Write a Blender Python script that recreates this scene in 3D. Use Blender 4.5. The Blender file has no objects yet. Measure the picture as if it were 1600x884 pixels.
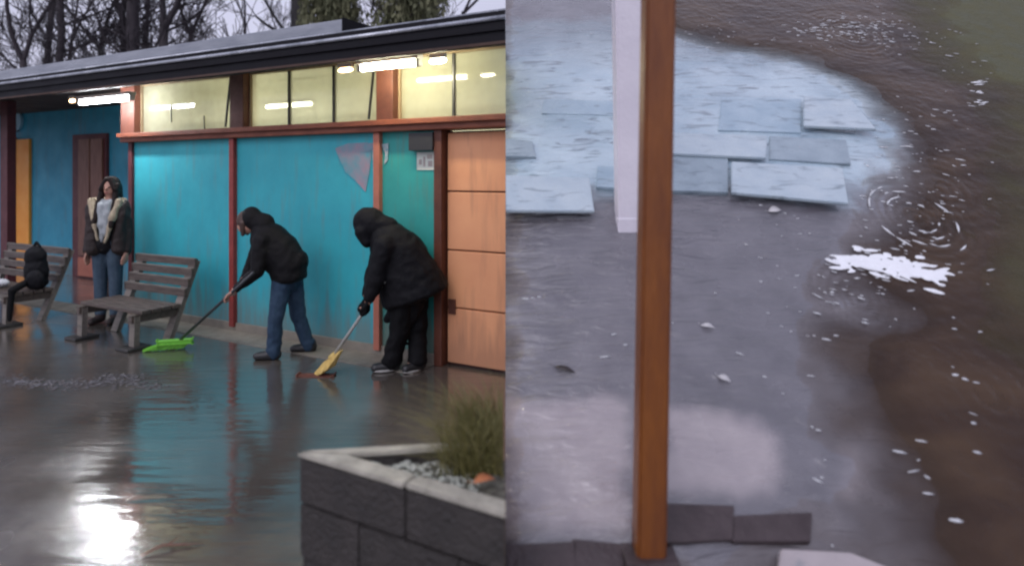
import bpy, bmesh, math, random
from mathutils import Vector, Matrix, noise

# ------------------------------------------------------------------ camera, sky, sun, exposure
sc = bpy.context.scene
EYE = 1.65                       # camera height in metres
FPX, PX, HZ = 1000.0, 790.0, 275.0   # focal length, principal column and horizon row of a 1600 px wide frame
cam = bpy.data.cameras.new('camera'); co = bpy.data.objects.new('camera', cam)
sc.collection.objects.link(co); sc.camera = co
co.location = (0, 0, EYE); co.rotation_euler = (math.radians(90), 0, 0)
cam.sensor_width = 36.0; cam.lens = 36.0 * FPX / 1600
cam.shift_x = (800 - PX) / 1600; cam.shift_y = -(442 - HZ) / 1600
cam.dof.use_dof = True; cam.dof.focus_distance = 6.0; cam.dof.aperture_fstop = 0.8
cam.clip_start = 0.05; cam.clip_end = 600

SUN_EL, SUN_AZ = math.radians(42), math.radians(212)     # azimuth from +Y, towards +X
w = bpy.data.worlds.new('World'); sc.world = w; w.use_nodes = True
wn, wl = w.node_tree.nodes, w.node_tree.links
bg = wn['Background']
sky = wn.new('ShaderNodeTexSky'); sky.sky_type = 'NISHITA'; sky.sun_disc = False
sky.sun_elevation = SUN_EL; sky.sun_rotation = SUN_AZ; sky.dust_density = 6; sky.air_density = 1.5
hs = wn.new('ShaderNodeHueSaturation'); hs.inputs['Saturation'].default_value = 0.22
mx = wn.new('ShaderNodeMix'); mx.data_type = 'RGBA'; mx.blend_type = 'MULTIPLY'; mx.inputs[0].default_value = 1
mx.inputs[7].default_value = (0.93, 0.93, 1.14, 1)
fl = wn.new('ShaderNodeMix'); fl.data_type = 'RGBA'; fl.inputs[0].default_value = 0.72
fl.inputs[7].default_value = (5.7, 5.75, 7.4, 1)           # even cloud cover
tcw = wn.new('ShaderNodeTexCoord'); nzw = wn.new('ShaderNodeTexNoise'); nzw.inputs['Scale'].default_value = 2.2
nzw.inputs['Detail'].default_value = 4
mrw = wn.new('ShaderNodeMapRange'); mrw.inputs[1].default_value = .3; mrw.inputs[2].default_value = .7
mrw.inputs[3].default_value = .86; mrw.inputs[4].default_value = 1.1
cl = wn.new('ShaderNodeMix'); cl.data_type = 'RGBA'; cl.blend_type = 'MULTIPLY'; cl.inputs[0].default_value = 1
wl.new(sky.outputs[0], hs.inputs['Color']); wl.new(hs.outputs[0], mx.inputs[6])
wl.new(mx.outputs[2], fl.inputs[6]); wl.new(fl.outputs[2], cl.inputs[6])
wl.new(tcw.outputs['Generated'], nzw.inputs['Vector']); wl.new(nzw.outputs[0], mrw.inputs[0])
wl.new(mrw.outputs[0], cl.inputs[7]); wl.new(cl.outputs[2], bg.inputs['Color'])
bg.inputs['Strength'].default_value = 0.105

sun = bpy.data.lights.new('sun', 'SUN'); so = bpy.data.objects.new('sun', sun); sc.collection.objects.link(so)
sun.energy = 0.3; sun.angle = math.radians(40); sun.color = (1, .97, .93)
sd = Vector((math.sin(SUN_AZ) * math.cos(SUN_EL), math.cos(SUN_AZ) * math.cos(SUN_EL), math.sin(SUN_EL)))
so.rotation_euler = sd.to_track_quat('Z', 'Y').to_euler(); so.location = (0, 0, 30)

sc.view_settings.view_transform = 'Standard'; sc.view_settings.look = 'None'
sc.view_settings.exposure = 0.35; sc.view_settings.gamma = 1
sc.render.engine = 'CYCLES'
sc.cycles.use_denoising = True
sc.cycles.max_bounces = 6; sc.cycles.transparent_max_bounces = 12
sc.cycles.sample_clamp_indirect = 6
sc.cycles.filter_width = 2.3

rnd = random.Random(7)
C = sc.collection

# ------------------------------------------------------------------ helpers
def tag(o, label=None, cat=None, group=None, kind=None):
    for k, v in (('label', label), ('category', cat), ('group', group), ('kind', kind)):
        if v: o[k] = v
    return o
def empty(name, loc=(0, 0, 0), rz=0, label=None, cat=None, group=None, parent=None):
    o = bpy.data.objects.new(name, None); C.objects.link(o); o.location = loc; o.rotation_euler = (0, 0, rz)
    o.empty_display_size = .1
    if parent: o.parent = parent
    return tag(o, label, cat, group)
def obj(name, bm, m, parent=None, smooth=False, local=None):
    """link a bmesh as one mesh object; local = origin subtracted from the vertices"""
    me = bpy.data.meshes.new(name)
    if isinstance(bm, bmesh.types.BMesh):
        bmesh.ops.recalc_face_normals(bm, faces=bm.faces[:])
        bm.to_mesh(me); bm.free()
    else:
        me = bm
    if smooth:
        for p in me.polygons: p.use_smooth = True
    me.materials.clear(); me.materials.append(m)
    o = bpy.data.objects.new(name, me); C.objects.link(o)
    if local is not None:
        me.transform(Matrix.Translation(-Vector(local)))
        if parent is None: o.location = local
    if parent: o.parent = parent
    return o
def NB(): return bmesh.new()
def box(bm, x0, x1, y0, y1, z0, z1, bev=0):
    r = bmesh.ops.create_cube(bm, size=1)
    for v in r['verts']:
        v.co = Vector(((x0 + x1) / 2 + v.co.x * (x1 - x0), (y0 + y1) / 2 + v.co.y * (y1 - y0), (z0 + z1) / 2 + v.co.z * (z1 - z0)))
    if bev:
        es = set(e for v in r['verts'] for e in v.link_edges)
        bmesh.ops.bevel(bm, geom=list(es), offset=bev, segments=2, affect='EDGES', profile=.6)
    return bm
def bar(bm, p, q, wd, th, up=(0, 0, 1), bev=0):
    """rectangular bar from p to q"""
    p, q = Vector(p), Vector(q); d = (q - p); L = d.length; d.normalize()
    s = d.cross(Vector(up));
    if s.length < 1e-4: s = d.cross(Vector((1, 0, 0)))
    s.normalize(); t = s.cross(d)
    r = bmesh.ops.create_cube(bm, size=1)
    for v in r['verts']:
        c = v.co.copy(); v.co = p + d * (c.x + .5) * L + s * c.y * wd + t * c.z * th
    if bev:
        es = set(e for v in r['verts'] for e in v.link_edges)
        bmesh.ops.bevel(bm, geom=list(es), offset=bev, segments=2, affect='EDGES')
    return bm
def tube(bm, pts, rads, seg=8, cap=True):
    rings = []; n = len(pts); pts = [Vector(p) for p in pts]
    ref = None
    for i, p in enumerate(pts):
        d = (pts[min(i + 1, n - 1)] - pts[max(i - 1, 0)]).normalized()
        if ref is None:
            ref = d.orthogonal().normalized()
        s = (ref - d * ref.dot(d))
        s = s.normalized() if s.length > 1e-5 else d.orthogonal().normalized()
        ref = s; t = d.cross(s)
        rings.append([bm.verts.new(p + (s * math.cos(a) + t * math.sin(a)) * rads[i]) for a in [2 * math.pi * k / seg for k in range(seg)]])
    for a, b in zip(rings, rings[1:]):
        for k in range(seg):
            bm.faces.new((a[k], a[(k + 1) % seg], b[(k + 1) % seg], b[k]))
    if cap:
        bm.faces.new(rings[0][::-1]); bm.faces.new(rings[-1])
    return bm
def prism(bm, poly, z0, z1):
    """closed prism over an (x, y) polygon"""
    a = [bm.verts.new((x, y, z0)) for x, y in poly]; b = [bm.verts.new((x, y, z1)) for x, y in poly]
    n = len(poly)
    bm.faces.new(a[::-1]); bm.faces.new(b)
    for i in range(n): bm.faces.new((a[i], a[(i + 1) % n], b[(i + 1) % n], b[i]))
    return bm
def clipx(o, xmax=0.0):
    """trim a mesh where the place ends, at world x = xmax"""
    bpy.context.view_layer.update()
    M = o.matrix_world.inverted()
    bm = bmesh.new(); bm.from_mesh(o.data)
    c = M @ Vector((xmax, 0, 0)); nrm = (M.to_3x3() @ Vector((1, 0, 0))).normalized()
    r = bmesh.ops.bisect_plane(bm, geom=bm.verts[:] + bm.edges[:] + bm.faces[:], plane_co=c, plane_no=nrm, clear_outer=True)
    eds = [e for e in r['geom_cut'] if isinstance(e, bmesh.types.BMEdge)]
    if eds: bmesh.ops.holes_fill(bm, edges=eds)
    bm.to_mesh(o.data); bm.free()
    return o

def P(x, y, d):  return Vector(((x - PX) / FPX * d, d, EYE + (HZ - y) / FPX * d))
def G(x, y, z=0.0):
    d = (EYE - z) * FPX / (y - HZ); return P(x, y, d)

# ------------------------------------------------------------------ materials
def mat(name, c1, c2=None, scale=6, rough=(.6, .8), bump=0, bscale=40, coat=0, metal=0, detail=5, spec=.5, emis=None, estr=0, bdist=.01, stretch=None, coords='Object'):
    m = bpy.data.materials.new(name); m.use_nodes = True
    nt = m.node_tree; N, L = nt.nodes, nt.links
    b = N['Principled BSDF']
    c2 = c2 or c1
    tc = N.new('ShaderNodeTexCoord'); src = tc.outputs[coords]
    if stretch:
        mp = N.new('ShaderNodeMapping'); mp.inputs['Scale'].default_value = stretch; L.new(src, mp.inputs[0]); src = mp.outputs[0]
    nz = N.new('ShaderNodeTexNoise'); nz.inputs['Scale'].default_value = scale; nz.inputs['Detail'].default_value = detail; nz.inputs['Roughness'].default_value = .62
    L.new(src, nz.inputs['Vector'])
    cr = N.new('ShaderNodeValToRGB'); cr.color_ramp.elements[0].position = .32; cr.color_ramp.elements[1].position = .68
    cr.color_ramp.elements[0].color = (*c1, 1); cr.color_ramp.elements[1].color = (*c2, 1)
    L.new(nz.outputs[0], cr.inputs[0]); L.new(cr.outputs[0], b.inputs['Base Color'])
    mr = N.new('ShaderNodeMapRange'); mr.inputs[1].default_value = .3; mr.inputs[2].default_value = .7
    mr.inputs[3].default_value = rough[0]; mr.inputs[4].default_value = rough[1]
    L.new(nz.outputs[0], mr.inputs[0]); L.new(mr.outputs[0], b.inputs['Roughness'])
    b.inputs['Metallic'].default_value = metal; b.inputs['Coat Weight'].default_value = coat
    b.inputs['Specular IOR Level'].default_value = spec
    if bump:
        n2 = N.new('ShaderNodeTexNoise'); n2.inputs['Scale'].default_value = bscale; n2.inputs['Detail'].default_value = 4
        L.new(src, n2.inputs['Vector'])
        bp = N.new('ShaderNodeBump'); bp.inputs['Strength'].default_value = bump; bp.inputs['Distance'].default_value = bdist
        L.new(n2.outputs[0], bp.inputs['Height']); L.new(bp.outputs[0], b.inputs['Normal'])
    if emis:
        b.inputs['Emission Color'].default_value = (*emis, 1); b.inputs['Emission Strength'].default_value = estr
    return m

M = {}
def paint_wall(name, c, dark, grime):
    """painted render with rain streaks, scuffs and a dirty foot"""
    m = mat(name, c, dark, 2.2, (.45, .65), .25, 60, bdist=.004)
    nt = m.node_tree; N, L = nt.nodes, nt.links; b = N['Principled BSDF']
    src = b.inputs['Base Color'].links[0].from_socket
    tc = N.new('ShaderNodeTexCoord'); sp = N.new('ShaderNodeSeparateXYZ'); L.new(tc.outputs['Object'], sp.inputs[0])
    mp = N.new('ShaderNodeMapping'); mp.inputs['Scale'].default_value = (7, 7, .9); L.new(tc.outputs['Object'], mp.inputs[0])
    nz = N.new('ShaderNodeTexNoise'); nz.inputs['Scale'].default_value = 2; nz.inputs['Detail'].default_value = 5; L.new(mp.outputs[0], nz.inputs[0])
    foot = N.new('ShaderNodeMapRange'); foot.inputs[1].default_value = .55; foot.inputs[2].default_value = .05; foot.inputs[3].default_value = 0; foot.inputs[4].default_value = .48
    L.new(sp.outputs[2], foot.inputs[0])
    ad = N.new('ShaderNodeMath'); ad.operation = 'ADD'; L.new(nz.outputs[0], ad.inputs[0]); L.new(foot.outputs[0], ad.inputs[1])
    mr = N.new('ShaderNodeMapRange'); mr.inputs[1].default_value = .53; mr.inputs[2].default_value = .92; mr.inputs[3].default_value = 0; mr.inputs[4].default_value = .85
    L.new(ad.outputs[0], mr.inputs[0])
    mi = N.new('ShaderNodeMix'); mi.data_type = 'RGBA'; L.new(mr.outputs[0], mi.inputs[0]); L.new(src, mi.inputs[6]); mi.inputs[7].default_value = (*grime, 1)
    L.new(mi.outputs[2], b.inputs['Base Color'])
    return m
M['teal'] = paint_wall('teal_paint', (.035, .41, .47), (.028, .33, .40), (.13, .2, .2))
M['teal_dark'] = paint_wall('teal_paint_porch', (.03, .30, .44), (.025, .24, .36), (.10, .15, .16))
M['teal_warm_lit'] = paint_wall('teal_paint_warm_lit', (.028, .33, .30), (.024, .27, .25), (.12, .16, .13))  # teal of the right bay, tinted green for the warm lamplight
M['red'] = mat('red_paint', (.30, .045, .035), (.2, .03, .025), 7, (.4, .6), .3, 50)
M['brownred'] = mat('brown_red_paint', (.125, .038, .02), (.075, .022, .013), 5, (.45, .65), .3, 50)
M['beam'] = mat('beam_paint', (.25, .07, .03), (.15, .04, .02), 5, (.4, .6), .3, 50, stretch=(1, 4, 4))
M['orange'] = paint_wall('orange_paint', (.76, .36, .18), (.70, .31, .155), (.42, .2, .11))
M['orange_bright'] = mat('bright_orange_paint', (.85, .36, .05), (.78, .29, .04), 4, (.4, .6))
M['salmon'] = mat('salmon_paint', (.45, .16, .10), (.36, .12, .08), 5, (.5, .6))
M['brown_door'] = mat('brown_door', (.24, .11, .07), (.15, .065, .048), 5, (.45, .6), .3, 40, stretch=(6, 6, .8))
M['dark_red'] = mat('dark_red_paint', (.11, .022, .025), (.07, .015, .018), 6, (.5, .6))
M['fascia'] = mat('black_fascia', (.005, .005, .008), (.012, .011, .014), 3, (.5, .75), .3, 30, stretch=(1, 5, 5), spec=.2)
M['soffit'] = mat('brown_soffit', (.085, .045, .03), (.055, .03, .022), 3, (.6, .8), .3, 30)
M['roof_grey'] = mat('grey_roof_sheet', (.36, .38, .42), (.25, .27, .31), 2.5, (.25, .5), .3, 30, stretch=(1, 5, 5))
M['gutter'] = mat('gutter_metal', (.6, .62, .66), (.25, .27, .3), 5, (.2, .4), .5, 20, metal=.6)
M['cream'] = mat('cream_interior', (.72, .70, .58), (.58, .57, .47), 1.2, (.8, .9))
M['conc'] = mat('pale_concrete', (.26, .23, .185), (.17, .155, .13), 4, (.35, .7), .5, 60)
M['rod'] = mat('dark_rod', (.02, .02, .022), None, 4, (.4, .5))
M['frame_light'] = mat('window_frame_wood', (.30, .22, .13), (.2, .14, .08), 6, (.5, .7))
M['white_plastic'] = mat('white_plastic', (.75, .76, .78), (.62, .63, .66), 5, (.3, .5))
M['lampbody'] = mat('lamp_housing', (.5, .5, .48), None, 5, (.4, .5))
M['tube_white'] = mat('lit_tube_cool', (.9, .9, .9), None, 5, (.4, .5), emis=(.93, .96, 1), estr=105)
M['tube_warm'] = mat('lit_tube_warm', (.9, .9, .8), None, 5, (.4, .5), emis=(1, .93, .66), estr=85)
M['amber_glow'] = mat('fitting_glow_amber', (.9, .7, .5), None, 5, (.4, .5), emis=(1, .62, .3), estr=14)
M['tube_in'] = mat('lit_tube_room', (.9, .9, .8), None, 5, (.4, .5), emis=(1, .97, .8), estr=14)

def glass(name):
    m = bpy.data.materials.new(name); m.use_nodes = True; nt = m.node_tree; N, L = nt.nodes, nt.links
    N.remove(N['Principled BSDF']); out = N['Material Output']
    tr = N.new('ShaderNodeBsdfTransparent'); tr.inputs[0].default_value = (.93, .95, .88, 1)
    gl = N.new('ShaderNodeBsdfGlossy'); gl.inputs['Roughness'].default_value = .03
    df0 = N.new('ShaderNodeBsdfDiffuse'); df0.inputs[0].default_value = (.62, .60, .48, 1); tl = N.new('ShaderNodeBsdfTranslucent'); tl.inputs[0].default_value = (.85, .82, .66, 1)
    df = N.new('ShaderNodeMixShader'); df.inputs[0].default_value = .6; L.new(df0.outputs[0], df.inputs[1]); L.new(tl.outputs[0], df.inputs[2])
    fr = N.new('ShaderNodeFresnel'); fr.inputs[0].default_value = 1.4
    a = N.new('ShaderNodeMixShader'); c = N.new('ShaderNodeMixShader')
    tc = N.new('ShaderNodeTexCoord'); nz = N.new('ShaderNodeTexNoise'); nz.inputs['Scale'].default_value = 5; L.new(tc.outputs['Object'], nz.inputs[0])
    mr = N.new('ShaderNodeMapRange'); mr.inputs[3].default_value = .3; mr.inputs[4].default_value = .62; L.new(nz.outputs[0], mr.inputs[0])
    L.new(mr.outputs[0], a.inputs[0]); L.new(tr.outputs[0], a.inputs[1]); L.new(df.outputs[0], a.inputs[2])
    ge = N.new('ShaderNodeNewGeometry'); sb = N.new('ShaderNodeMath'); sb.operation = 'SUBTRACT'; sb.use_clamp = True   # no inner reflection at the back face of a thin pane
    L.new(fr.outputs[0], sb.inputs[0]); L.new(ge.outputs['Backfacing'], sb.inputs[1])
    L.new(sb.outputs[0], c.inputs[0]); L.new(a.outputs[0], c.inputs[1]); L.new(gl.outputs[0], c.inputs[2])
    L.new(c.outputs[0], out.inputs[0]); return m
M['glass'] = glass('dusty_glass')

def wet_ground():
    m = bpy.data.materials.new('wet_asphalt'); m.use_nodes = True; nt = m.node_tree; N, L = nt.nodes, nt.links
    b = N['Principled BSDF']
    tc = N.new('ShaderNodeTexCoord'); src = tc.outputs['Object']
    def nz(scale, det=4, st=None):
        n = N.new('ShaderNodeTexNoise'); n.inputs['Scale'].default_value = scale; n.inputs['Detail'].default_value = det
        if st:
            mp = N.new('ShaderNodeMapping'); mp.inputs['Scale'].default_value = st; L.new(src, mp.inputs[0]); L.new(mp.outputs[0], n.inputs[0])
        else: L.new(src, n.inputs[0])
        return n.outputs[0]
    def rng(s, a, bb, c, d):
        r = N.new('ShaderNodeMapRange'); r.inputs[1].default_value = a; r.inputs[2].default_value = bb; r.inputs[3].default_value = c; r.inputs[4].default_value = d
        L.new(s, r.inputs[0]); return r.outputs[0]
    pud = rng(nz(.75, 3), .36, .60, 0, 1)                 # 1 = standing water
    cr = N.new('ShaderNodeValToRGB'); L.new(nz(3.0, 8), cr.inputs[0])
    cr.color_ramp.elements[0].position = .3; cr.color_ramp.elements[1].position = .72
    cr.color_ramp.elements[0].color = (.075, .064, .055, 1); cr.color_ramp.elements[1].color = (.20, .175, .15, 1)
    mi = N.new('ShaderNodeMix'); mi.data_type = 'RGBA'; L.new(pud, mi.inputs[0]); L.new(cr.outputs[0], mi.inputs[6]); mi.inputs[7].default_value = (.08, .069, .058, 1)
    L.new(mi.outputs[2], b.inputs['Base Color'])
    L.new(rng(pud, 0, 1, .3, .09), b.inputs['Roughness'])
    b.inputs['IOR'].default_value = 1.5; b.inputs['Coat Weight'].default_value = 1; b.inputs['Coat IOR'].default_value = 1.62; L.new(rng(pud, 0, 1, .17, .06), b.inputs['Coat Roughness'])
    g = N.new('ShaderNodeMath'); g.operation = 'MULTIPLY'; L.new(nz(160, 3), g.inputs[0]); L.new(rng(pud, 0, 1, .35, .0), g.inputs[1])
    rp = N.new('ShaderNodeMath'); rp.operation = 'MULTIPLY'; L.new(nz(6.5, 4, (.32, 1.9, 1)), rp.inputs[0]); L.new(rng(nz(.45, 2), .4, .62, .7, 2.1), rp.inputs[1])
    s2 = N.new('ShaderNodeMath'); s2.operation = 'ADD'; L.new(g.outputs[0], s2.inputs[0]); L.new(rp.outputs[0], s2.inputs[1])
    bp = N.new('ShaderNodeBump'); bp.inputs['Strength'].default_value = .6; bp.inputs['Distance'].default_value = .006
    L.new(s2.outputs[0], bp.inputs['Height']); L.new(bp.outputs[0], b.inputs['Normal']); L.new(bp.outputs[0], b.inputs['Coat Normal'])
    return m
M['wet'] = wet_ground()
M['foam'] = mat('foam_and_glint', (.78, .79, .8), (.55, .56, .58), 14, (.3, .6), .6, 60)  # colours real foam and the modelled glints on the flood
M['glare_white'] = mat('water_glare', (.92, .93, .95), (.85, .86, .88), 14, (.2, .4), .4, 60)  # white for glare and reflected light on the water

# ------------------------------------------------------------------ ground of the courtyard
bm = NB()
bmesh.ops.create_grid(bm, x_segments=2, y_segments=2, size=300)
tag(obj('ground', bm, M['wet']), kind='structure')

# ------------------------------------------------------------------ the school building (local frame: u along the front, v outwards, z up)
A = G(690, 570); B = G(210, 490)
du = (B - A); du.z = 0; du.normalize()
nv = Vector((-du.y, du.x, 0))
if nv.y > 0: nv = -nv
RZ = math.atan2(du.y, du.x)
def U(x, v=0.0):
    k = (x - PX) / FPX; o = A + nv * v
    return (o.x - k * o.y) / (k * du.y - du.x)
def Fz(x, y, v=0.0):
    o = A + nv * v + du * U(x, v); return EYE + (HZ - y) / FPX * o.y
def F(u, v, z): q = A + du * u + nv * v; q.z = z; return q

bld = empty('school_building', (A.x, A.y, 0), RZ, 'long low school building with teal walls, red posts and a black roof edge', 'building')
def part(name, args, m, parent=bld, bev=0, clip=False):
    o = obj(name, box(NB(), *args, bev=bev), m, parent)
    if clip: clipx(o)
    return o
u1, u2, u3 = U(367), U(593), U(690)
uc = U(208)
Z0 = 2.05; Z1 = 2.15; ZT = 2.74
# teal wall panels between the posts
part('wall_panel', (u1 + .02, uc - .02, -.14, 0, .09, Z0), M['teal'])
part('wall_panel', (u2 + .02, u1 - .02, -.14, 0, .09, Z0), M['teal'])
part('wall_panel', (.05, u2 - .02, -.14, 0, .09, Z0), M['teal_warm_lit'])
part('plinth', (.05, uc, -.14, .02, -.02, .09), M['conc'], bev=.006)
for uu, m_ in ((u1, 'red'), (u2, 'salmon')):
    part('post', (uu - .035, uu + .035, -.12, .05, .05, Z0), M[m_], bev=.006)
part('corner_post', (uc - .025, uc + .045, -.14, .035, 0, Z0), M['dark_red'], bev=.006)
part('door_post', (-.03, .05, -.14, .05, 0, Z0), M['brownred'], bev=.006)
bm_ = part('beam', (-1.4, uc + .12, -.12, .09, Z0, Z1), M['beam'], bev=.01, clip=True)
part('beam_ledge', (-1.4, uc + .12, .092, .13, Z1 - .045, Z1 + .004), M['beam'], parent=bm_, bev=.006, clip=True)
# clerestory
for xa, xb in ((196, 217), (366, 387), (594, 620)):
    part('window_post', (U(xb), U(xa), -.12, .06, Z1 + .002, ZT), M['brownred'], bev=.008)
def window(xa, xb, mulls, rods, cracks=()):
    ua, ub = U(xb), U(xa)
    wdw = empty('window', (ua, -.05, Z1), parent=bld)
    W, H = ub - ua, ZT - Z1 - .004
    fr = NB(); fw = .018
    box(fr, 0, W, -.03, .03, .003, .003 + fw); box(fr, 0, W, -.03, .03, H - fw, H)
    box(fr, 0, fw, -.03, .03, .004 + fw, H - fw - .001); box(fr, W - fw, W, -.03, .03, .004 + fw, H - fw - .001)
    clipx(obj('window_frame', fr, M['frame_light'], wdw))
    xs = [0] + sorted([W - (U(q) - ua) if False else (U(q) - ua) for q in mulls]) + [W]
    for a_, b_ in zip(xs, xs[1:]):
        clipx(obj('pane', box(NB(), a_ + .012, b_ - .012, -.004, .004, fw, H - fw), M['glass'], wdw))
    for q in mulls:
        k = U(q) - ua
        clipx(obj('mullion', box(NB(), k - .011, k + .011, -.02, .02, fw + .001, H - fw - .001), M['rod'] if len(mulls) > 0 else M['rod'], wdw))
    for (qa, qb) in rods:
        obj('stay_rod', bar(NB(), (U(qa) - ua, .04, H - .03), (U(qb) - ua, .04, .03), .02, .015), M['rod'], wdw)
    for (qa, za, zb) in cracks:
        obj('mark', bar(NB(), (U(qa) - ua, .012, za), (U(qa) - ua + .01, .012, zb), .012, .006), M['rod'], wdw)
window(217, 366, [], [(359, 351)], [(263, .12, .32), (315, .02, .17)])
window(387, 594, [447, 517], [(584, 575)])
window(620, 812, [705], [])
# the lit classroom seen through the clerestory
part('interior_wall', (-1.6, uc, -1.1, -1.0, 0, 2.795), M['cream'], clip=True)
part('interior_wall', (uc - .06, uc - .025, -.99, -.145, 0, 2.795), M['cream'])
part('ceiling', (-1.6, uc - .07, -.99, -.145, 2.755, 2.79), M['cream'], clip=True)
ti = NB(); ua, ub = U(486, -.55), U(417, -.55); zz = Fz(450, 165, -.55)
tube(ti, [(ua, 0, 0), (ub, 0, 0)], [.022, .022], 10)
o = obj('fluorescent_lamp', ti, M['tube_in'])
o.parent = None; o.location = F(0, -.55, zz); o.rotation_euler = (0, 0, RZ)
tag(o, 'lit tube lamp inside the classroom behind the middle window', 'lamp')
obj('lamp_holder', box(NB(), ua - .03, ub + .03, -.03, .03, .024, .06), M['lampbody'], o)
for uu in (-.5, .75, 2.0, 3.25):  # unseen fill lights below the sill, added to brighten the room
    lp = bpy.data.lights.new('classroom_fill', 'AREA'); lo = bpy.data.objects.new('classroom_fill', lp); C.objects.link(lo)
    lp.shape = 'RECTANGLE'; lp.size = 1.2; lp.size_y = .12; lp.energy = 4.8; lp.color = (1, .96, .85)
    lo.location = F(uu, -.32, 1.85); lo.rotation_euler = (math.radians(180 + 22), 0, RZ)
# porch on the left
VP = -1.32
part('porch_wall', (uc - .02, 12.5, VP - .15, VP, 0, 2.8), M['teal_dark'])
part('porch_side_wall', (uc - .024, uc + .02, VP, -.142, 0, 2.8), M['teal_dark'])
def pu(x): return U(x, VP)
part('door_frame', (pu(171), pu(118), VP + .002, VP + .05, .0, Fz(140, 210, VP)), M['dark_red'], bev=.005)
dr = empty('door', (pu(168), VP + .052, 0), parent=bld)
Wd = pu(129) - pu(168); Hd = Fz(140, 216, VP)
for i in range(2):
    obj('door_panel', box(NB(), .02 + i * Wd / 2, Wd / 2 * (i + 1) - .02, 0, .03, .36, Hd - .02, bev=.006), M['brown_door'], dr)
obj('kick_plate', box(NB(), .02, Wd - .01, 0, .03, .03, .33, bev=.005), M['salmon'], dr)
dr = empty('door', (pu(50), VP + .002, 0), parent=bld)
Wd = pu(27) - pu(50); Hd = Fz(38, 218, VP)
obj('door_panel', box(NB(), 0, Wd, 0, .05, .02, Hd, bev=.006), M['orange_bright'], dr)
obj('door_jamb', box(NB(), Wd + .004, Wd + .3, 0, .09, 0, Hd + .04, bev=.006), M['salmon'], dr)
part('porch_post', (U(16, -.2), U(5, -.2), -.28, -.16, 0, 2.75), M['dark_red'], bev=.008)
# sectional door at the right
dd = empty('sectional_door', (-.03, -.06, 0), parent=bld)
zs = [0.02, .505, 1.005, 1.515, 2.03]
for a_, b_ in zip(zs, zs[1:]):
    clipx(obj('door_panel', box(NB(), -1.3, -.012, -.03, .03, a_ + .006, b_ - .006, bev=.008), M['orange'], dd))
clipx(obj('door_backing', box(NB(), -1.3, 0, -.06, -.032, 0, 2.04), M['dark_red'], dd))
obj('bottom_bracket', box(NB(), -.10, -.03, .031, .05, .45, .58, bev=.004), M['brownred'], dd)
# roof
rf = part('roof', (-3.2, 14, -6, .55, 2.80, 2.86), M['fascia'], clip=True)
part('fascia', (-3.2, 14, .55, .60, 2.60, 2.80), M['fascia'], parent=rf, bev=.006, clip=True)
part('fascia_board', (-3.2, 14, .602, .622, 2.70, 2.765), M['fascia'], parent=rf, bev=.006, clip=True)
part('drip_strip', (-3.2, 14, .602, .612, 2.602, 2.625), M['soffit'], parent=rf, bev=.003, clip=True)
sf = NB()
vs = [sf.verts.new(q) for q in ((-3.2, .549, 2.61), (14, .549, 2.61), (14, 0.062, 2.74), (-3.2, 0.062, 2.74), (-3.2, .549, 2.62), (14, .549, 2.62), (14, 0.062, 2.75), (-3.2, 0.062, 2.75))]
for f in ((0, 1, 2, 3), (7, 6, 5, 4), (0, 4, 5, 1), (1, 5, 6, 2), (2, 6, 7, 3), (3, 7, 4, 0)): sf.faces.new([vs[i] for i in f])
clipx(obj('soffit', sf, M['soffit'], rf))
part('porch_ceiling', (uc - .02, 13, VP, .06, 2.755, 2.785), M['soffit'])
g_ = NB(); tube(g_, [(-3.2, .63, 2.79), (1, .63, 2.785), (6, .63, 2.79), (14, .63, 2.80)], [.018] * 4, 8)
clipx(obj('gutter', g_, M['gutter'], rf, smooth=True))
g_ = NB(); tube(g_, [(-3.2, .50, 2.875), (14, .50, 2.875)], [.014] * 2, 6)
clipx(obj('roof_flashing', g_, M['gutter'], rf, smooth=True))
ut = U(535, .1)
part('upper_roof', (ut, 14, -5.5, .1, 2.95, 3.12), M['roof_grey'], bev=.01)
part('upper_roof_shadow_gap', (ut + .02, 14, -5.4, 0, 2.861, 2.949), M['fascia'])  # black strip standing for the shadow gap under the upper roof
part('upper_roof_end', (ut - .014, ut - .002, -5.4, .11, 2.93, 3.13), M['fascia'])
part('back_wall', (-1.6, 13, -5.6, -5.4, 0, 2.8), M['teal_dark'], clip=True)
# painted mural remains: pink fan and pale strokes, laid on the wall
def flat(name, pts, m, v=.004, parent=bld):
    bm = NB(); vs = [bm.verts.new((U(x), v, Fz(x, y))) for x, y in pts]; f = bm.faces.new(vs)
    r = bmesh.ops.extrude_face_region(bm, geom=[f])
    for q in r['geom']:
        if isinstance(q, bmesh.types.BMVert): q.co.y += .003
    return obj(name, bm, m, parent)
M['pink'] = mat('pink_mural_paint', (.33, .22, .27), (.07, .31, .37), 5, (.5, .7), detail=8)
M['pale_paint'] = mat('pale_mural_paint', (.55, .5, .5), (.06, .3, .34), 18, (.5, .7))
flat('mural', [(524, 232), (545, 224), (575, 223), (581, 240), (578, 268), (572, 300), (556, 282), (540, 268), (531, 248)], M['pink'])
flat('mural_stroke', [(582, 234), (588, 232), (592, 262), (590, 290), (584, 268)], M['pale_paint'], .006)
flat('mural_stroke', [(597, 226), (608, 224), (607, 250), (601, 258), (603, 240)], M['pale_paint'], .006)
flat('mural_stroke', [(560, 226), (596, 222), (598, 232), (566, 238)], M['pink'], .008)
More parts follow.
